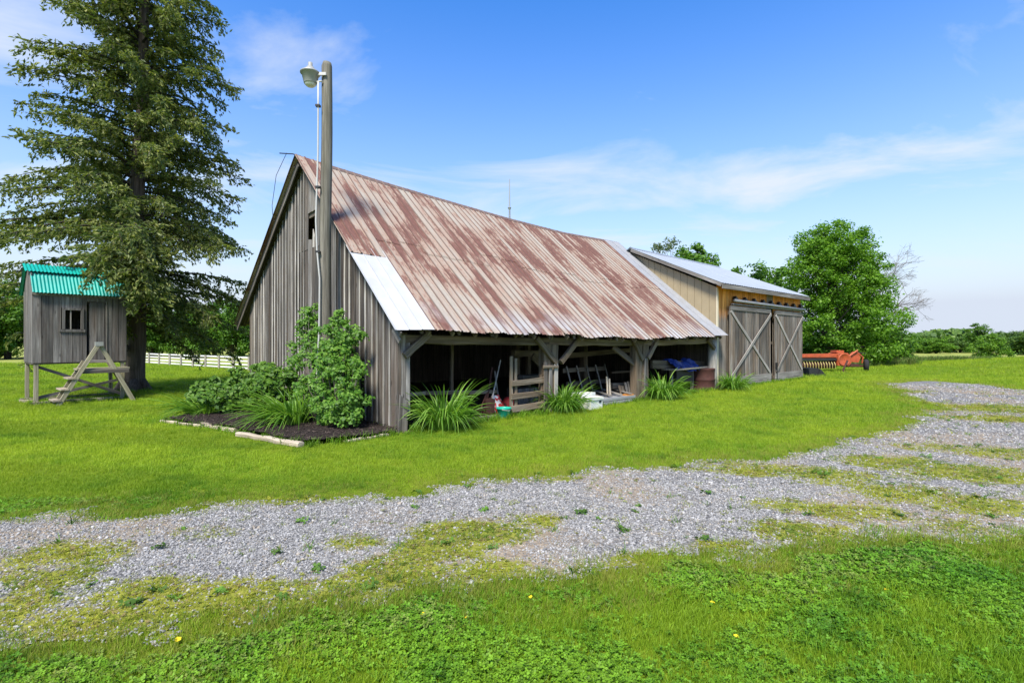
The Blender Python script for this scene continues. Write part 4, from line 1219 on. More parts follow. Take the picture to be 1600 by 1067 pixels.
# right hand hedgerow across the field
spots = [(1408, 66, g2, 1.1), (1424, 70, g2, 1.3), (1447, 74, g5, .85), (1462, 66, g2, 1.15), (1480, 72, g2, 1.3), (1500, 70, g5, .75), (1516, 72, g2, 1.25), (1582, 66, g5, .95), (1604, 60, g5, 1.0), (1566, 74, g5, 1.0), (1630, 62, g5, 1.1), (1395, 78, g5, .9)]
lab = ['light shrub nearest the maple in the far field edge', 'second light shrub from the maple at field edge', 'darker rounded tree left of centre in the far hedgerow', 'light shrub right of the darker rounded hedgerow tree', 'wide light shrub midway along the far hedgerow', 'dark low tree midway along the far hedgerow', 'light shrub left of the young field tree', 'full tree right of the young field tree', 'tree at the right edge of the photo', 'tree behind the young field tree', 'tree beyond the right edge of the hedgerow', 'tree partly hidden by the bush under the maple']
for i, ((px, Y, ms, sc), lb) in enumerate(zip(spots, lab)):
    place_tree('hedgerow_shrub', ms, at(px, Y), i * 1.7, (sc * .95, sc * .95, sc * .56), lb, 'shrub' if ms is g2 else 'tree', 'hedgerow across the far field')
place_tree('young_tree', g2, at(1545, 42), 2.2, (.72, .72, .72), 'bright yellow-green young tree standing in the tall grass', 'tree')
place_tree('young_tree', g3, at(1528, 46), 2.2, (.62, .62, .50), 'taller thin young tree just left of the bright one', 'tree')
# far woods that read as one mass
def far_wood(name, x0, x1, Y, hfun, n, seed, lsize, mat, label, depth=14):
    r = np.random.default_rng(seed)
    X = r.uniform(x0, x1, n); H_ = hfun(X) * (.75 + .5 * vnoise(X / 5.0, X * 0, seed))
    P = np.column_stack([X, Y + r.uniform(-depth / 2, depth / 2, n), H_ * r.random(n) ** .6])
    P[:, 0] += r.normal(size=n) * .8
    N = r.normal(size=(n, 3)) * .5 + np.array([0, -.6, .6])
    v, f = leaves(P, N, lsize * r.uniform(.6, 1.4, n), .8, .1)
    o = link(name, mesh_np(name, v, f, mat)); tag(o, label, 'wood', kind='stuff'); return o
far_wood('far_wood', 90, 330, 165, lambda x: np.interp(x, [90, 130, 142, 150, 165, 200, 330], [2.2, 3.0, 4.2, 3.2, 3.4, 4.8, 6.0]), 15000, 3, 1.5, M['farleaf'], 'dark wooded rise on the horizon beyond the right hedgerow')
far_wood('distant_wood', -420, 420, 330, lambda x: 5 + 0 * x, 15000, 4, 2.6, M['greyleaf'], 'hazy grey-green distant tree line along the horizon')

# ------------------------------------------------------------------ antenna mast far behind the ridge
an = empty('antenna_mast', (*at(796, 60), 0), 0, 'slim lattice antenna mast rising behind the barn ridge', 'antenna')
am = MB()
for a in (0, 2.09, 4.19): am.tube([(.32 * math.cos(a), .32 * math.sin(a), 0), (.07 * math.cos(a), .07 * math.sin(a), 17.2)], .06, 5)
for k in range(26):
    z_ = .3 + k * .65; r_ = .32 - .25 * z_ / 17.2; r2 = .32 - .25 * (z_ + .65) / 17.2
    for a in (0, 2.09, 4.19): am.tube([(r_ * math.cos(a), r_ * math.sin(a), z_), (r2 * math.cos(a + 2.09), r2 * math.sin(a + 2.09), z_ + .6)], .03, 4, False)
am.build('lattice_tower', M['antenna'], an)
aw = MB(); aw.tube([(0, 0, 17), (0, 0, 20.6)], [.10, .05], 6); aw.build('whip', M['antenna'], an)
ar = MB(); ar.lathe([(.06, 16.9), (.22, 17.25), (.05, 17.35)], 10); ar.build('rotor_housing', M['antenna'], an)

# ------------------------------------------------------------------ paddock fence
fence = empty('paddock_fence', (-25.8, 36.4, 0), 0, 'low white rail paddock fence beyond the left lawn', 'fence')
fa = np.array([-25.8, 36.4]); fb = np.array([-20.2, 32.4]); fd = (fb - fa) / 4
fpts = [fa + fd * k for k in range(-8, 9)]
for k, p in enumerate(fpts):
    q = p - fa
    board('post', (q[0], q[1], -.05), (q[0], q[1], .80), .10, .10, M['fencepost'], fence, jit=.003, segs=1)
nv = Vector((fd[1], -fd[0], 0)).normalized()
for k in range(len(fpts) - 1):
    for z_ in (.74, .54, .34, .15):
        a = Vector((*(fpts[k] - fa), z_)) - nv * .06; b_ = Vector((*(fpts[k + 1] - fa), z_)) - nv * .06
        board('rail', a, b_, .085, .03, M['fencewhite'], fence, face=nv, jit=.002, segs=1, ch=.003)

# ------------------------------------------------------------------ orange farm machine
fmch = empty('hay_conditioner', (*at(1296, 28.0), 0), R(6), 'old orange pull-type hay machine parked beyond the sliding doors', 'farm machine')
def FB(name, mb, mat, par=fmch, **k): return mb.build(name, M[mat], par, **k)
m_ = MB(); m_.prism([(-2.4, .62), (.20, .62), (.20, .94), (.05, .98), (-2.4, .94)], -.35, .35); body = FB('main_body', m_, 'orange')
m_ = MB(); m_.prism([(-2.4, .80), (.1, .80), (.1, .90), (-2.4, .90)], -.40, -.352); FB('top_lip', m_, 'orange', body)
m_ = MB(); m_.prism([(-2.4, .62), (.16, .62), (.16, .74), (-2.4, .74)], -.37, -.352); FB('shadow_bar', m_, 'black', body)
m_ = MB(); m_.tube([(-2.4, -.1, .38), (.2, -.1, .38)], .20, 14); FB('roller', m_, 'rustred', fmch, smooth=True)
for k in range(15):
    m_ = MB(); xx = -2.2 + k * .16
    m_.tube([(xx, -.30, .55), (xx + .02, -.36, .40), (xx + .05, -.33, .18)], [.02, .018, .012], 5); FB('tine', m_, 'yellow')
m_ = MB(); m_.prism([(.15, .35), (.15, .96), (.42, 1.06), (.75, 1.02), (.92, .80), (.95, .50), (.80, .32)], -.42, .38); FB('side_housing', m_, 'orange')
m_ = MB(); m_.lathe([(.02, 0), (.30, .02), (.33, .05), (.35, 0)], 22); FB('round_cover', m_, 'orange', fmch, loc=(.52, -.43, .66), rot=(R(90), 0, 0), smooth=True)
m_ = MB(); m_.box((.22, -.25, 1.04), (.65, .2, 1.16)); FB('top_box', m_, 'orange')
m_ = MB(); m_.prism([(.85, .55), (1.45, 1.08), (1.55, 1.08), (1.75, .75), (1.62, .50)], -.12, .12); FB('tongue_plate', m_, 'orange')
m_ = MB(); m_.tube([(.9, -.2, .78), (1.5, -.2, 1.16)], .045, 6); m_.tube([(1.5, -.1, 1.08), (1.9, -.1, .78)], .04, 6); m_.tube([(1.9, -.1, .78), (1.85, -.1, .45)], .035, 6); FB('tongue_bars', m_, 'orange')
m_ = MB(); m_.tube([(.62, -.55, .62), (.28, -.62, .06)], .05, 6); m_.box((.16, -.72, 0), (.42, -.54, .06)); FB('jack_stand', m_, 'rustred')
m_ = MB(); m_.tube([(.7, -.25, .30), (1.95, -.25, .30)], .05, 6); m_.box((.8, -.3, .28), (1.5, .1, .42)); FB('axle', m_, 'rustred')
wheel = MB(); prof = [(.18, -.09), (.26, -.11), (.32, -.08), (.34, 0), (.32, .08), (.26, .11), (.18, .09)]
wheel.lathe(prof, 24); wh = FB('wheel', wheel, 'rubber', fmch, loc=(1.92, -.30, .34), rot=(R(90), 0, R(55)), smooth=True)
m_ = MB(); m_.lathe([(.001, .02), (.10, .03), (.17, .06), (.185, .085), (.185, -.085), (.17, -.06), (.10, -.03), (.001, -.02)], 18); FB('rim', m_, 'yellow', wh, smooth=True)
# black loader scoop beside the door
sc_ = empty('loader_scoop', (*at(1269, 24.9), 0), R(8), 'black steel loader scoop lying on grass beside the right sliding door', 'scoop')
m_ = MB(); m_.prism([(-.42, 0), (.22, 0), (.10, .36), (-.42, .38)], -.35, -.32); m_.prism([(-.42, 0), (.42, 0), (.10, .36), (-.42, .38)], .35, .38); m_.box((-.42, -.32, 0), (.2, .35, .02)); m_.box((-.42, -.32, .34), (.05, .35, .37)); m_.build('shell', M['black'], sc_)
m_ = MB(); m_.prism([(.0, .0), (.46, 0), (.12, .34)], -.40, -.355); m_.build('side_plate', M['black'], sc_)

# ------------------------------------------------------------------ clutter in the open bays (barn coordinates through the barn's frame)
def bt_empty(name, x, y, z, rz, label, cat, group=None):
    w = b2w(x, y); return empty(name, (w[0], w[1], z), BANG + rz, label, cat, group)
e = bt_empty('bucket', fx(787, .0)[0], .0, .012, 0, 'turquoise plastic bucket on grass below the feed bag', 'bucket')
m_ = MB(); m_.lathe([(.001, .01), (.115, .0), (.12, .01), (.155, .20), (.172, .205), (.172, .225), (.15, .225), (.148, .2), (.112, .02), (.001, .02)], 24); m_.build('tub', M['bucket'], e, smooth=True)
m_ = MB(); m_.tube([(-.165, 0, .215), (-.12, -.12, .19), (0, -.175, .17), (.12, -.12, .19), (.165, 0, .215)], .005, 5); m_.build('handle', M['conduit'], e)
e = bt_empty('feed_bag', fx(783, .28)[0], .28, .012, .2, 'crumpled white and red feed bag leaning behind the bucket', 'bag')
m_ = MB(); rngb = random.Random(3); nx_, nz_ = 8, 8; vv = []
for j in range(nz_ + 1):
    for i in range(nx_):
        a = 2 * math.pi * i / nx_; w_ = .19 * (1 - .35 * (j / nz_) ** 2); d_ = .09 * (1 - .75 * (j / nz_) ** 2)
        vv.append((w_ * math.cos(a) - .09 * j / nz_ + rngb.gauss(0, .012), d_ * math.sin(a) + .10 * (j / nz_) + rngb.gauss(0, .012), .46 * j / nz_))
m_.add(vv, [(j*nx_ + i, j*nx_ + (i+1) % nx_, (j+1)*nx_ + (i+1) % nx_, (j+1)*nx_ + i) for j in range(nz_) for i in range(nx_)] + [tuple(nz_*nx_ + i for i in range(nx_)), tuple(reversed(range(nx_)))])
m_.build('sack', M['bag'], e, smooth=True)
e = bt_empty('red_sack', fx(795, .45)[0], .45, .012, .2, 'dark red sack slumped between feed bag and hurdle', 'sack')
m_ = MB(); m_.lathe([(.001, .0), (.17, .0), (.2, .08), (.18, .25), (.11, .36), (.03, .38), (.001, .38)], 10); m_.build('sack', plain('dark_red_sack', (.22, .012, .015), .7), e, smooth=True)
def tool(name, a, b_, offa, offb, label, cat, head, mat='beam', r=.016):
    A = Vector(fp(*a, offa)); B = Vector(fp(*b_, offb)); A.z = max(A.z, .02)
    e = bt_empty(name, A.x, A.y, A.z, 0, label, cat); B = B - A
    m_ = MB(); m_.tube([(0, 0, .12), B], r, 7); m_.build('handle', M[mat], e)
    h = MB()
    if head == 'blade': h.prism([(-.11, .02), (-.13, .3), (0, .34), (.13, .3), (.11, .02), (0, -.02)], -.012, .012)
    elif head == 'rake':
        h.box((-.2, -.012, .10), (.2, .012, .13))
        for k in range(9): h.tube([(-.19 + k * .0475, 0, .11), (-.19 + k * .0475, -.05, .0)], .006, 4)
    else:
        for k in range(4): h.tube([(-.09 + .06 * k, 0, .0), (-.09 + .06 * k, .01, .25), (0, 0, .33)], .008, 4)
        h.tube([(0, 0, .3), (0, 0, .4)], .018, 6)
    h.build('head', M['rustred'], e)
    return e
tool('shovel', (766, 646), (782, 563), .10, .62, 'long pale-handled shovel leaning right above the feed bag', 'shovel', 'blade', 'batten')
tool('garden_rake', (751, 648), (768, 596), .12, .50, 'dark red handled rake leaning left of the shovel', 'rake', 'rake', 'rustred', .02)
tool('hay_fork', (759, 648), (769, 574), .18, .55, 'dark handled hay fork standing between rake and shovel', 'fork', 'fork', 'rustred', .02)
tool('hoe', (780, 640), (773, 580), .34, .62, 'grey handled hoe crossing behind the feed bag', 'hoe', 'rake', 'batten')
sl = bt_empty('ground_sill', fx(752, .03)[0], .03, .0, 0, 'weathered sill plank lying on grass under the leaning tools', 'plank')
board('plank', (-.55, 0, .05), (.42, 0, .05), .09, .1, M['wood'], sl)
hg = bt_empty('hurdle_gate', fx(797, .02)[0], .02, 0, 0, 'three-rail wooden hurdle gate left of the middle post', 'gate')
hw_ = fx(850, .02)[0] - fx(797, .02)[0]
for xx, zt in ((.03, 1.35), (.17, 1.30)): board('stile', (xx, 0, .0), (xx, 0, zt), .07, .05, M['beam'], hg)
for z_, w_ in ((.19, .15), (.46, .13), (.76, .13)): board('rail', (.0, -.05, z_ - .01), (hw_ - .02, -.05, z_ + .015), w_, .035, M['beam'], hg, jit=.012)
board('stile', (hw_ - .08, .0, .0), (hw_ - .08, .0, .9), .07, .05, M['beam'], hg)
cb = bt_empty('grey_cupboard', fx(826, .75)[0], .75, .012, 0, 'grey board box standing behind the hurdle rails', 'box')
for xx in (-.28, -.09, .1, .29): board('board', (xx, 0, 0), (xx, 0, .5), .18, .03, M['trim'], cb)
m_ = MB(); m_.box((-.37, .02, .0), (.38, .4, .5)); m_.build('carcass', M['darkwood'], cb)
# middle bay
wb = bt_empty('white_crate', fx(924, -.25)[0], -.25, 0, .1, 'white foam crate with a dark hand hole beside the lily clump', 'crate')
m_ = MB(); m_.box((-.26, -.16, .0), (.26, .16, .26)); m_.box((-.28, -.18, .23), (.28, .18, .29)); m_.build('shell', M['whitebox'], wb)
m_ = MB(); m_.box((.10, -.172, .15), (.20, -.158, .20)); m_.build('hand_hole', M['black'], wb)
wb2 = bt_empty('white_tray', fx(910, .15)[0], .15, .0, .1, 'white tray behind the foam crate, half hidden by leaves', 'tray')
m_ = MB(); m_.box((-.3, -.2, .0), (.3, .2, .36)); m_.build('shell', M['whitebox'], wb2)
ls = bt_empty('lumber_stack', fx(946, .15)[0], .15, 0, 0, 'stack of grey planks lying in the second open bay', 'lumber')
for k in range(4):
    for j in range(2): board('plank', (-.75 + .05 * j, -.26 + .17 * k, .06 + .09 * j), (.85 + .05 * j, -.26 + .17 * k, .06 + .09 * j), .15, .075, M['tin'], ls, face=(0, 0, 1))
for k in range(4): board('plank', (-.55 + .42 * k, -.30, .24), (-.25 + .42 * k, .55, .30), .10, .03, M['brace'], ls, face=(0, 0, 1))
pa = bt_empty('dark_pallet', fx(916, .95)[0], .95, .012, 0, 'dark slatted pallet leaning in shadow behind the planks', 'pallet')
for k in range(5): board('slat', (-.75 + .42 * k, -.25, 0), (-.72 + .42 * k, .10, .98), .045, .03, M['trim'], pa)
for z_ in (.12, .5, .86): board('rail', (-.85, -.185 + .355 * z_ , z_), (1.02, -.185 + .355 * z_, z_), .12, .03, M['darkwood'], pa)
for px, lb, dx in ((950.5, 'left of two pale upright sticks beside the planks', .0), (954.5, 'right, shorter of two pale upright sticks beside the planks', .06)):
    st_ = bt_empty('upright_stick', fx(px, .05)[0], .05, 0, 0, lb, 'stick'); board('stick', (0, 0, 0), (.08, .12, .72 - dx), .055, .03, M['paleplank'], st_)
ob = bt_empty('orange_box', fx(980, -.05)[0], -.05, 0, 0, 'small orange plywood box on the ground by the pickets', 'box')
m_ = MB(); m_.box((-.14, -.1, 0), (.16, .1, .2)); m_.box((-.15, -.11, .19), (.17, .11, .215)); m_.build('shell', M['orangebox'], ob)
pk = bt_empty('picket_bundle', fx(988, .12)[0], .12, 0, 0, 'row of short grey pickets leaning against third post', 'pickets')
for k in range(7): board('picket', (-.42 + .14 * k, random.uniform(-.02, .02), 0), (-.40 + .14 * k, .16, .48 + random.uniform(-.1, .1)), .10, .022, M['beam' if k < 2 else 'trim'], pk)
# third bay
dm = bt_empty('rusty_tank', fx(1098, .25)[0], .25, 0, 0, 'rust-brown upright steel tank beside the log post', 'tank')
m_ = MB(); m_.lathe([(.001, .0), (.40, .0), (.41, .03), (.39, .05), (.39, .35), (.405, .37), (.39, .39), (.39, .70), (.41, .73), (.37, .76), (.001, .76)], 24); m_.build('drum', M['rustred'], dm, smooth=True)
wd = bt_empty('work_bench', fx(1068, .35)[0], .35, 0, 0, 'dark cluttered bench below the blue tarp', 'bench')
for xx in (-.75, .55): board('leg', (xx, 0, 0), (xx, 0, .74), .09, .09, M['wood'], wd)
board('top', (-.95, 0, .77), (1.35, 0, .79), .5, .05, M['paleplank'], wd, face=(0, 0, 1))
m_ = MB(); m_.box((-.6, -.1, .35), (.4, .25, .74)); m_.build('drawer_case', M['black'], wd)
tp = bt_empty('blue_tarp', fx(1070, .25)[0], .25, 0, 0, 'crumpled blue tarp thrown over the stall rail', 'tarp')
vv = []; rb_ = random.Random(8); nx_, ny_ = 14, 9
for j in range(ny_ + 1):
    t = j / ny_
    for i in range(nx_ + 1):
        s_ = i / nx_
        yy = .32 - .42 * t; zz = 1.04 + .05 * math.sin(s_ * 9) - (.0 if t < .35 else (t - .35) * .40) + rb_.gauss(0, .015)
        vv.append((-.75 + 1.55 * s_ + .08 * t, yy + rb_.gauss(0, .02) + .03 * math.sin(s_ * 17), zz - .12 * s_ * t))
n_ = nx_ + 1
m_ = MB(); m_.add(vv, [(j*n_ + i, j*n_ + i + 1, (j+1)*n_ + i + 1, (j+1)*n_ + i) for j in range(ny_) for i in range(nx_)]); o = m_.build('sheet', M['tarp'], tp)
sm_ = o.modifiers.new('thick', 'SOLIDIFY'); sm_.thickness = .012

# ------------------------------------------------------------------ planting: daylilies, bush, climbing shrub
def lily_mesh(nm, n, rad, h, seed, lean=(0, 0), wid=.016):
    r = random.Random(seed); V, F = [], []
    for k in range(n):
        a = r.uniform(0, 6.283); fr = math.sqrt(r.random()); rr = rad * .45 * fr
        base = Vector((rr * math.cos(a), rr * math.sin(a), 0)); a2 = a + r.gauss(0, .45)
        d = Vector((math.cos(a2), math.sin(a2), 0)); sd_ = Vector((-d.y, d.x, 0)); w = wid * r.uniform(.7, 1.3)
        phi = R(88) - R(40) * fr * r.uniform(.5, 1.15); L = h * r.uniform(1.0, 1.85)
        g = L * math.sin(phi) * r.choice([.3, .45, .6, .75, .9, 1.0]); b0 = len(V); ns = 8
        tw = r.gauss(0, .6)
        for i in range(ns + 1):
            t = i / ns
            p = base + d * (.62 * L * math.cos(phi) * t + .24 * L * t ** 2.2) + Vector((lean[0] * t * t, lean[1] * t * t, 0))
            p.z = max(.015, L * math.sin(phi) * t - g * t ** 2.3); ww = w * (1 - t ** 2.2) + .001
            ss = (sd_ * math.cos(tw * t) + Vector((0, 0, 1)) * math.sin(tw * t))
            V += [p - ss * ww, p + Vector((0, 0, -ww * .55)), p + ss * ww]
        for i in range(ns):
            for q in (0, 1): F.append((b0 + i*3 + q, b0 + i*3 + q + 1, b0 + (i+1)*3 + q + 1, b0 + (i+1)*3 + q))
    return mesh_np(nm, V, F, M['lily'], True)
def lily(px, py, rad, h, n, seed, label, lean=(0, 0)):
    X, Y = gp(px, py); e = empty('daylily_clump', (X, Y, 0), 0, label, 'plant', 'daylily clumps round the barn')
    link('leaves', lily_mesh('daylily', n, rad, h, seed, lean), e)
    return e
lily(694, 671, .62, .80, 380, 1, 'arching green daylily clump in front of first open bay, nearest the corner')
lily(880, 644, .62, .68, 350, 2, 'daylily clump at the foot of the middle post')
lily(1036, 624, .78, .74, 430, 3, 'widest daylily clump, in front of the blue tarp bay')
lily(1145, 610, .60, .62, 300, 4, 'small daylily clump below the left sliding door')
lily(452, 668, .62, .74, 280, 5, 'daylily clump in the mulch bed below the climbing shrub', (-.25, -.2))
lily(316, 652, .5, .55, 170, 6, 'daylily clump at the left end of the mulch bed', (-.3, -.15))
# dark bush at the left of the gable
def leafy(name, spec, lsize, mat, seed, label, cat, loc, stems=None, nleaf=60):
    global rng
    rng = np.random.default_rng(seed); random.seed(seed)
    C_, R_, K_ = [], [], []
    for c, r, n in spec:
        for k in range(n):
            q = rng.normal(size=3); q /= np.linalg.norm(q)
            C_.append(np.array(c) + q * (rng.random() ** .45) * np.array(r)); R_.append(rng.uniform(.07, .16)); K_.append(nleaf)
    C_ = [np.array([c[0], c[1], max(c[2], .08)]) for c in C_]
    P, N = clump_points(C_, R_, K_, .8, .2)
    P[:, 2] = np.maximum(P[:, 2], .03)
    N = N * .6 + np.array([-.1, -.55, .25])
    v, f = leaves(P, N, lsize * rng.uniform(.55, 1.4, len(P)), .68, .12)
    e = empty(name, loc, BANG, label, cat)
    link('leaves', mesh_np(name + '_leaves', v, f, mat), e)
    mb = MB()
    for c in C_[::3]:
        b0 = Vector((c[0] * .35, c[1] * .5, 0)); limb(mb, b0, c, .014, .004, 4)
    mb.build('stems', M['twig'], e)
    return e
w = b2w(-.85, 4.7)
leafy('dark_bush', [((-.1, .1, .60), (.80, 1.35, .55), 190), ((-.95, .1, .42), (.65, 1.0, .40), 105), ((-.1, -1.0, .52), (.65, .75, .48), 80)], .085, M['darkbush'], 71, 'dense dark green bush against the left half of the gable', 'bush', (w[0], w[1], .04), nleaf=46)
w = b2w(-.55, 1.35)
leafy('climbing_shrub', [((.0, .2, 1.05), (.42, 1.0, .62), 120), ((.05, 1.55, 2.0), (.25, .28, .55), 30), ((.05, .2, 1.75), (.30, .55, .55), 52), ((.05, -.35, 1.55), (.28, .38, .5), 34), ((-.15, -.30, .45), (.45, .75, .42), 80), ((-.1, .9, .55), (.42, .8, .45), 60), ((.0, 2.1, 1.15), (.16, .5, .6), 15), ((0, -.72, .85), (.25, .28, .55), 24), ((.05, 1.2, 1.45), (.25, .5, .5), 34), ((.05, 2.6, 1.3), (.12, .3, .5), 6), ((-.1, -.75, .40), (.4, .45, .36), 34), ((-.1, -.2, 1.2), (.35, .65, .5), 50)], .062, M['vine'], 73, 'bright green leafy shrub climbing the gable around the pole foot', 'shrub', (w[0], w[1], .04), nleaf=44)

# edging of the mulch bed
def log_edge(name, a, b_, r, label, mat, cat):
    A = gp(*a); B = gp(*b_); e = empty(name, (A[0], A[1], 0), 0, label, cat, 'edging of the mulch bed')
    q = Vector((B[0] - A[0], B[1] - A[1], 0)); mb = MB(); n_ = 7
    rr = random.Random(hash(label) % 999)
    o = board('timber', (0, 0, r * .75), (q.x, q.y, r * .75), r * 2.0, r * 1.7, M[mat], e, face=(0, 0, 1), jit=.014, segs=6, ch=r * .6)
    return e
log_edge('edging_timber', (252, 660), (318, 668), .035, 'thin bleached edging timber at the left tip of the mulch bed', 'logwood', 'edging')
log_edge('edging_timber', (314, 666), (368, 676), .048, 'curved pale edging timber left of the gap in the bed edge', 'logwood', 'edging')
log_edge('edging_timber', (372, 682), (470, 699), .055, 'thick bleached log at the front corner of the mulch bed', 'logwood', 'edging')
log_edge('edging_timber', (538, 692), (606, 681), .03, 'low stone strip edging the bed near the barn corner', 'stone', 'edging')

# ------------------------------------------------------------------ scattered ground cover
def proto(name, V, F, mat):
    me = mesh_np(name, V, F, mat); return bpy.data.objects.new(name, me)     # source shape, not in the scene
def tuft(seed, n, spread, h, wid, lean=.5):
    r = random.Random(seed); V, F = [], []
    for k in range(n):
        a = r.uniform(0, 6.28); rr = spread * math.sqrt(r.random()); b0 = Vector((rr * math.cos(a), rr * math.sin(a), 0))
        d = Vector((math.cos(r.uniform(0, 6.28)), math.sin(r.uniform(0, 6.28)), 0)); hh = h * r.uniform(.5, 1.25); le = hh * lean * r.uniform(.2, 1.4)
        az = r.uniform(0, 6.28); s = Vector((math.cos(az), math.sin(az), 0)) * wid * r.uniform(.6, 1.3); i = len(V)
        m_ = b0 + d * le * .35 + Vector((0, 0, hh * .6)); t_ = b0 + d * le + Vector((0, 0, hh))
        V += [b0 - s, b0 + s, m_ + s * .8, m_ - s * .8, t_]
        F += [(i, i + 1, i + 2, i + 3), (i + 3, i + 2, i + 4)]
    return V, F
def clover(seed, n, spread, h, sz):
    r = random.Random(seed); V, F = [], []
    for k in range(n):
        a = r.uniform(0, 6.28); rr = spread * math.sqrt(r.random()); c = Vector((rr * math.cos(a), rr * math.sin(a), h * r.uniform(.5, 1.2))); a0 = r.uniform(0, 6.28)
        tilt = Vector((r.gauss(0, .35), r.gauss(0, .35), 1)).normalized(); u = tilt.orthogonal().normalized(); w = tilt.cross(u)
        for q in range(3):
            aa = a0 + q * 2.094; d = u * math.cos(aa) + w * math.sin(aa); s = tilt.cross(d); i = len(V); z_ = sz * r.uniform(.8, 1.2)
            V += [c, c + d * z_ * .55 + s * z_ * .42, c + d * z_ * 1.0 + s * z_ * .22 + tilt * .1 * z_, c + d * z_ * 1.0 - s * z_ * .22 + tilt * .1 * z_, c + d * z_ * .55 - s * z_ * .42]
            F.append((i, i + 1, i + 2, i + 3, i + 4))
    return V, F
def pebble(seed, flat=.55):
    r = random.Random(seed); bm = bmesh.new(); bmesh.ops.create_icosphere(bm, subdivisions=1, radius=1)
    V = [(v.co.x * r.uniform(.7, 1.15), v.co.y * r.uniform(.6, 1.1), v.co.z * flat * r.uniform(.7, 1.2)) for v in bm.verts]
    F = [tuple(x.index for x in f.verts) for f in bm.faces]; bm.free(); return V, F
def chip(seed):
    r = random.Random(seed); m_ = MB(); m_.box((-1, -.25, -.12), (1, .25, .12)); return [(x * r.uniform(.7, 1.2), y * r.uniform(.6, 1.4), z) for x, y, z in m_.v], m_.f
def dandelion():
    V = [(0, 0, .9)]; F = []
    for k in range(9):
        a = k * .698; V.append((.5 * math.cos(a), .5 * math.sin(a), 1.0 if k % 2 else 1.12))
    for k in range(9): F.append((0, 1 + k, 1 + (k + 1) % 9))
    return V, F
def scatter(name, P, rot, scl, tint, idx, protos, label, cat):
    n = len(P); me = bpy.data.meshes.new(name); me.vertices.add(n); me.vertices.foreach_set('co', P.astype(np.float32).ravel())
    a = me.attributes.new('rot', 'FLOAT_VECTOR', 'POINT'); a.data.foreach_set('vector', rot.astype(np.float32).ravel())
    a = me.attributes.new('scl', 'FLOAT', 'POINT'); a.data.foreach_set('value', scl.astype(np.float32))
    a = me.attributes.new('pick', 'INT', 'POINT'); a.data.foreach_set('value', idx.astype(np.int32))
    a = me.attributes.new('tint', 'FLOAT_COLOR', 'POINT'); a.data.foreach_set('color', np.column_stack([tint, np.ones(n)]).astype(np.float32).ravel())
    o = link(name, me); tag(o, label, cat, kind='stuff')
    ng = bpy.data.node_groups.new(name, 'GeometryNodeTree'); ng.is_modifier = True
    ng.interface.new_socket('Geometry', in_out='INPUT', socket_type='NodeSocketGeometry'); ng.interface.new_socket('Geometry', in_out='OUTPUT', socket_type='NodeSocketGeometry')
    gi = ng.nodes.new('NodeGroupInput'); go = ng.nodes.new('NodeGroupOutput'); ip = ng.nodes.new('GeometryNodeInstanceOnPoints'); jn = ng.nodes.new('GeometryNodeJoinGeometry')
    for p in protos:
        oi = ng.nodes.new('GeometryNodeObjectInfo'); oi.inputs['Object'].default_value = p; oi.inputs['As Instance'].default_value = True
        ng.links.new(oi.outputs['Geometry'], jn.inputs[0])
    def na(nm, ty):
        q = ng.nodes.new('GeometryNodeInputNamedAttribute'); q.data_type = ty; q.inputs['Name'].default_value = nm; return q.outputs['Attribute']
    er = ng.nodes.new('FunctionNodeEulerToRotation'); ng.links.new(na('rot', 'FLOAT_VECTOR'), er.inputs[0])
    ng.links.new(gi.outputs[0], ip.inputs['Points']); ng.links.new(jn.outputs[0], ip.inputs['Instance']); ip.inputs['Pick Instance'].default_value = True
    ng.links.new(na('pick', 'INT'), ip.inputs['Instance Index']); ng.links.new(er.outputs[0], ip.inputs['Rotation']); ng.links.new(na('scl', 'FLOAT'), ip.inputs['Scale'])
    ng.links.new(ip.outputs[0], go.inputs[0])
    md = o.modifiers.new('scatter', 'NODES'); md.node_group = ng
    return o
rng = np.random.default_rng(99)
def rand_rot(n, tilt=.15): return np.column_stack([rng.normal(size=n) * tilt, rng.normal(size=n) * tilt, rng.uniform(0, 6.283, n)])
BARNP = [tuple(b2w(*p)) for p in ((-.02, -.05), (12.4, -.05), (12.4, -.02), (20.3, -.02), (20.3, 9.4), (-.02, 9.4))]
def view(X, Y, pad=1.08): return (np.abs(X) < Y * pad + .6)
LG, LY, LD = np.array([.11, .222, .012]), np.array([.25, .335, .019]), np.array([.060, .135, .010])
def lawn_tint(X, Y):
    n = len(X); a = fbm(X * .55, Y * .55, 21)[:, None]; b_ = fbm(X * 2.7, Y * 2.7, 22)[:, None]
    far = np.clip((Y - 4.0) / 5.0, 0, 1)[:, None]
    w = np.clip((a - .35) * 1.3 + (b_ - .5) * .9 + .05 + .42 * far, 0, 1)
    stripe = np.where(X < -3, .16 * np.sign(np.sin((Y * .95 + X * .22) * 2.4)), 0)[:, None]
    t = LG * (1 - w) + LY * w
    dk = np.clip((.42 - b_) * 2.2, 0, .6)
    return (t * (1 - dk) + LD * dk) * (1 + stripe * .6)
def spread(bands, pad):
    Xs, Ys, Ss = [], [], []
    for y0, y1, den_, sc in bands:
        wmax = 1.08 * y1 + pad; n = int((y1 - y0) * 2 * wmax * den_)
        X = rng.uniform(-wmax, wmax, n); Y = rng.uniform(y0, y1, n); k = np.abs(X) < 1.08 * np.maximum(Y, 0) + pad
        Xs.append(X[k]); Ys.append(Y[k]); Ss.append(np.full(k.sum(), sc))
    return tuple(map(np.concatenate, (Xs, Ys, Ss)))
bands = [(-1.5, 2.2, 700, 1.2), (2.2, 4.2, 1500, .9), (4.2, 6.5, 900, 1.0), (6.5, 10, 420, 1.25), (10, 16, 150, 1.7), (16, 24, 55, 2.4), (24, 37.5, 24, 3.2)]
X, Y, S = spread(bands, 5.0)
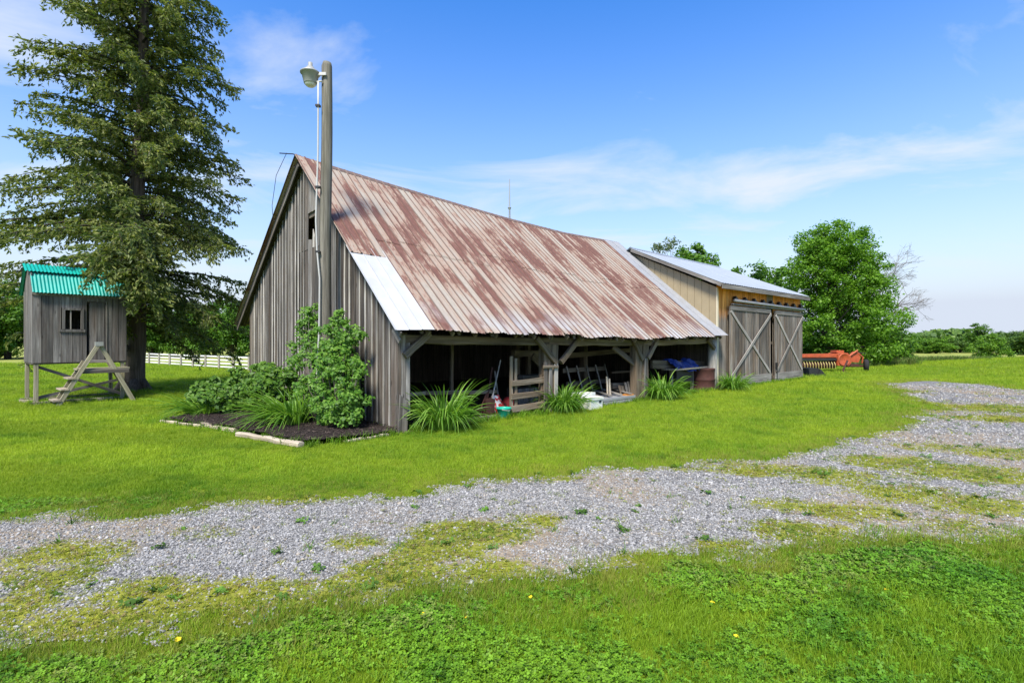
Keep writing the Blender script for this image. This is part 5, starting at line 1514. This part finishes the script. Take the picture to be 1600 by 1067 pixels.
keep = (~drive_in(X, Y) | (rng.random(len(X)) < np.clip(edge_val(X, Y) * 1.6 - .25, 0, .75))) & ~inpoly(X, Y, BED) & ~inpoly(X, Y, BARNP)
X, Y, S = X[keep], Y[keep], S[keep]
n = len(X)
near_e = near_drive(X, Y, .22) | (near_drive(X, Y, .55) & (rng.random(n) < .5))
tint = lawn_tint(X, Y)
dry = near_e & (rng.random(n) < .55)
tint[dry] = tint[dry] * .45 + np.array([.24, .20, .055]) * .55
protos = [proto('grass_tuft_a', *tuft(1, 16, .045, .050, .0017), M['blade']), proto('grass_tuft_b', *tuft(2, 14, .05, .042, .0020, .8), M['blade']), proto('grass_tuft_c', *tuft(3, 12, .04, .062, .0016, .6), M['blade']),
          proto('clover_patch', *clover(4, 9, .055, .040, .013), M['blade']), proto('clover_patch_b', *clover(5, 7, .05, .032, .016), M['blade'])]
clv = fbm(X * 1.3, Y * 1.3, 61) + rng.normal(size=n) * .10
fgr = (Y < 5.5) & ~near_drive(X, Y, .15) & (clv > .50)
idx = np.where(fgr, rng.integers(3, 5, n), rng.integers(0, 3, n))
# joined sources come out in reverse or forward order; both give a sound mix, so clover is chosen by its own object below
sc = S * rng.uniform(.7, 1.3, n) * (.8 + .5 * fbm(X * .9, Y * .9, 81))
sc = np.where(Y > 5, sc * .72, sc)
P = np.column_stack([X, Y, HT(X, Y) - .004])
g_ = ~fgr
scatter('lawn_grass', P[g_], rand_rot(g_.sum()), sc[g_], tint[g_], rng.integers(0, 3, g_.sum()), protos[:3], 'short mown green grass covering the lawn', 'grass')
ct = tint[fgr] * np.array([.72, .92, .9]); 
scatter('clover', P[fgr], rand_rot(fgr.sum()), sc[fgr], ct, rng.integers(0, 2, fgr.sum()), protos[3:], 'low clover patches in the foreground lawn', 'clover')
# dandelions
dn = 14; dX = rng.uniform(-4, 4, dn * 4); dY = rng.uniform(2.4, 6, dn * 4); k_ = ~drive_in(dX, dY) & view(dX, dY); dX, dY = dX[k_][:dn], dY[k_][:dn]
scatter('dandelion_flowers', np.column_stack([dX, dY, np.zeros(len(dX))]), rand_rot(len(dX)), rng.uniform(.02, .034, len(dX)) , np.tile([.75, .55, .02], (len(dX), 1)), np.zeros(len(dX), int), [proto('dandelion', *dandelion(), M['stonebit'])], 'small yellow dandelion flowers dotted in the grass', 'flowers')
# gravel stones
X, Y, S = spread(((2.5, 4.2, 6000, .80), (4.2, 6.0, 3900, .88), (6, 8.5, 1900, 1.05), (8.5, 13, 560, 1.5), (13, 20, 150, 2.1)), 3.0)
k_ = drive_in(X, Y); X, Y, S = X[k_], Y[k_], S[k_]
mv = moss_val(X, Y); k_ = rng.random(len(X)) < np.clip(1.15 - 1.15 * mv, .28, 1) * np.clip(1.25 - 1.1 * edge_val(X, Y), .15, 1) * np.clip(1.25 - .9 * dirt_val(X, Y), .25, 1); X, Y, S = X[k_], Y[k_], S[k_]
n = len(X); sz = .0092 * S * np.exp(rng.normal(size=n) * .32)
gt = rng.beta(2.0, 2.6, n)[:, None]; tint = (.11 + .31 * gt) * np.array([1, .985, .95]) * (1 + rng.normal(size=(n, 1)) * .05)
wm = rng.random(n) < .08; tint[wm] *= np.array([1.1, .98, .82])
scatter('gravel_stones', np.column_stack([X, Y, HT(X, Y) + .010 + sz * .25]), rand_rot(n, .45), sz, tint, rng.integers(0, 5, n), [proto('gravel_stone_%d' % k, *pebble(k), M['stonebit']) for k in range(5)], 'loose grey crushed stones on the driveway', 'gravel')
# moss and tiny weeds on the drive
X, Y, S = spread(((2.5, 5, 1500, 1.0), (5, 8, 700, 1.3), (8, 13, 240, 1.9), (13, 20, 70, 2.8)), 3.0); k_ = drive_in(X, Y); X, Y, S = X[k_], Y[k_], S[k_]
k_ = rng.random(len(X)) < np.clip((moss_val(X, Y) - .30) * 1.4, .03, .8); X, Y, S = X[k_], Y[k_], S[k_]; n = len(X)
mix_ = np.clip(fbm(X * 2, Y * 2, 15)[:, None] * 1.8 - .45 + rng.normal(size=(n, 1)) * .15, 0, 1)
tint = np.array([.28, .29, .030]) * (1 - mix_) + np.array([.10, .17, .02]) * mix_
dr_ = rng.random(n) < .18; tint[dr_] = np.array([.26, .20, .09])
scatter('driveway_moss', np.column_stack([X, Y, HT(X, Y) + .008]), rand_rot(n), S * rng.uniform(.45, 1.0, n), tint, rng.integers(0, 3, n), [proto('moss_tuft', *tuft(11, 16, .045, .018, .003, 1.2), M['blade']), proto('moss_leaf', *clover(12, 12, .05, .012, .010), M['blade']), proto('moss_tuft_b', *tuft(13, 12, .04, .03, .002, 1.0), M['blade'])], 'yellow-green moss and seedlings creeping over the gravel', 'moss')
# broad-leaved weeds
wn_ = 260; X = rng.uniform(-9, 12, wn_ * 6); Y = rng.uniform(2.6, 12, wn_ * 6); k_ = (drive_in(X, Y) | near_drive(X, Y, .2)) & view(X, Y) & (rng.random(wn_ * 6) < .25 + .6 * moss_val(X, Y)); X, Y = X[k_][:wn_], Y[k_][:wn_]; n = len(X)
scatter('driveway_weeds', np.column_stack([X, Y, HT(X, Y) + .006]), rand_rot(n), rng.uniform(.4, 1.15, n), np.array([.07, .145, .018]) * rng.uniform(.7, 1.4, (n, 1)), rng.integers(0, 2, n), [proto('plantain', *clover(21, 7, .06, .025, .032), M['blade']), proto('weed_tuft', *tuft(22, 14, .05, .07, .004, 1.3), M['blade'])], 'low green weeds growing in the driveway', 'weeds')
# mulch chips
n = 5200; X = rng.uniform(-9, 0, n * 3); Y = rng.uniform(7, 16, n * 3); k_ = inpoly(X, Y, BED); X, Y = X[k_][:n], Y[k_][:n]; n = len(X)
z_ = .03 + .10 * fbm(X * 2, Y * 2, 3) + .03 * fbm(X * 11, Y * 11, 8) + .006
scatter('mulch_chips', np.column_stack([X, Y, z_]), rand_rot(n, .3), rng.uniform(.014, .034, n), np.array([.045, .034, .028]) * rng.uniform(.35, 2.0, (n, 1)), rng.integers(0, 2, n), [proto('chip_a', *chip(1), M['chip']), proto('chip_b', *chip(2), M['chip'])], 'dark bark chips strewn over the planting bed', 'mulch')
# uncut grass: field margin, and long tufts the mower misses along walls, posts and stilts
def strip(x0, x1, y0, y1, n): return np.column_stack([rng.uniform(x0, x1, n), rng.uniform(y0, y1, n)])
Q = [strip(20.5, 25.5, 32.2, 35, 1500), strip(27.5, 42, 36.5, 38.5, 2600), strip(16, 22, 31.5, 35, 1200)]
Q = np.vstack(Q); n = len(Q)
tg = proto('tall_grass', *tuft(31, 26, .22, .36, .010, .45), M['blade'])
tt = np.array([.085, .155, .025]) * rng.uniform(.7, 1.35, (n, 1)); yl = rng.random(n) < .25; tt[yl] = np.array([.20, .20, .07])
scatter('tall_grass', np.column_stack([Q, HT(Q[:, 0], Q[:, 1]) - .02]), rand_rot(n), rng.uniform(.6, 1.25, n), tt, np.zeros(n, int), [tg], 'uncut tall grass along the far edge of the lawn', 'grass')
L = []
for t in np.linspace(.2, 12.2, 500): L.append(b2w(t + rng.normal() * .04, -.10 + rng.normal() * .09))
for t in np.linspace(12.5, 20.3, 240): L.append(b2w(t + rng.normal() * .04, -.20 + rng.normal() * .07))
for k in range(260): L.append(np.array([-12.48, 13.33]) + PF * rng.uniform(-.1, 2.2) + np.array([PF[1], -PF[0]]) * rng.choice([-.02, -1.36], 1) + rng.normal(size=2) * .06)
tx, ty = gp(208, 612)
for k in range(220): a = rng.uniform(0, 6.28); L.append((tx + .62 * math.cos(a) + rng.normal() * .12, ty + .62 * math.sin(a) + rng.normal() * .12))
for k in range(140): j = rng.integers(0, len(BED)); a = np.array(BED[j]); b_ = np.array(BED[(j + 1) % len(BED)]); L.append(a + (b_ - a) * rng.random() + rng.normal(size=2) * .05)
Q = np.array(L); n = len(Q)
scatter('unmown_fringe', np.column_stack([Q, np.zeros(n)]), rand_rot(n), rng.uniform(.6, 1.5, n), (LG * .8)[None] * rng.uniform(.6, 1.4, (n, 1)), rng.integers(0, 2, n), [proto('fringe_a', *tuft(41, 16, .06, .13, .004, .7), M['blade']), proto('fringe_b', *tuft(42, 14, .05, .10, .004, .9), M['blade'])], 'longer grass fringe along the walls and posts', 'grass')

print('objects', len(bpy.data.objects))
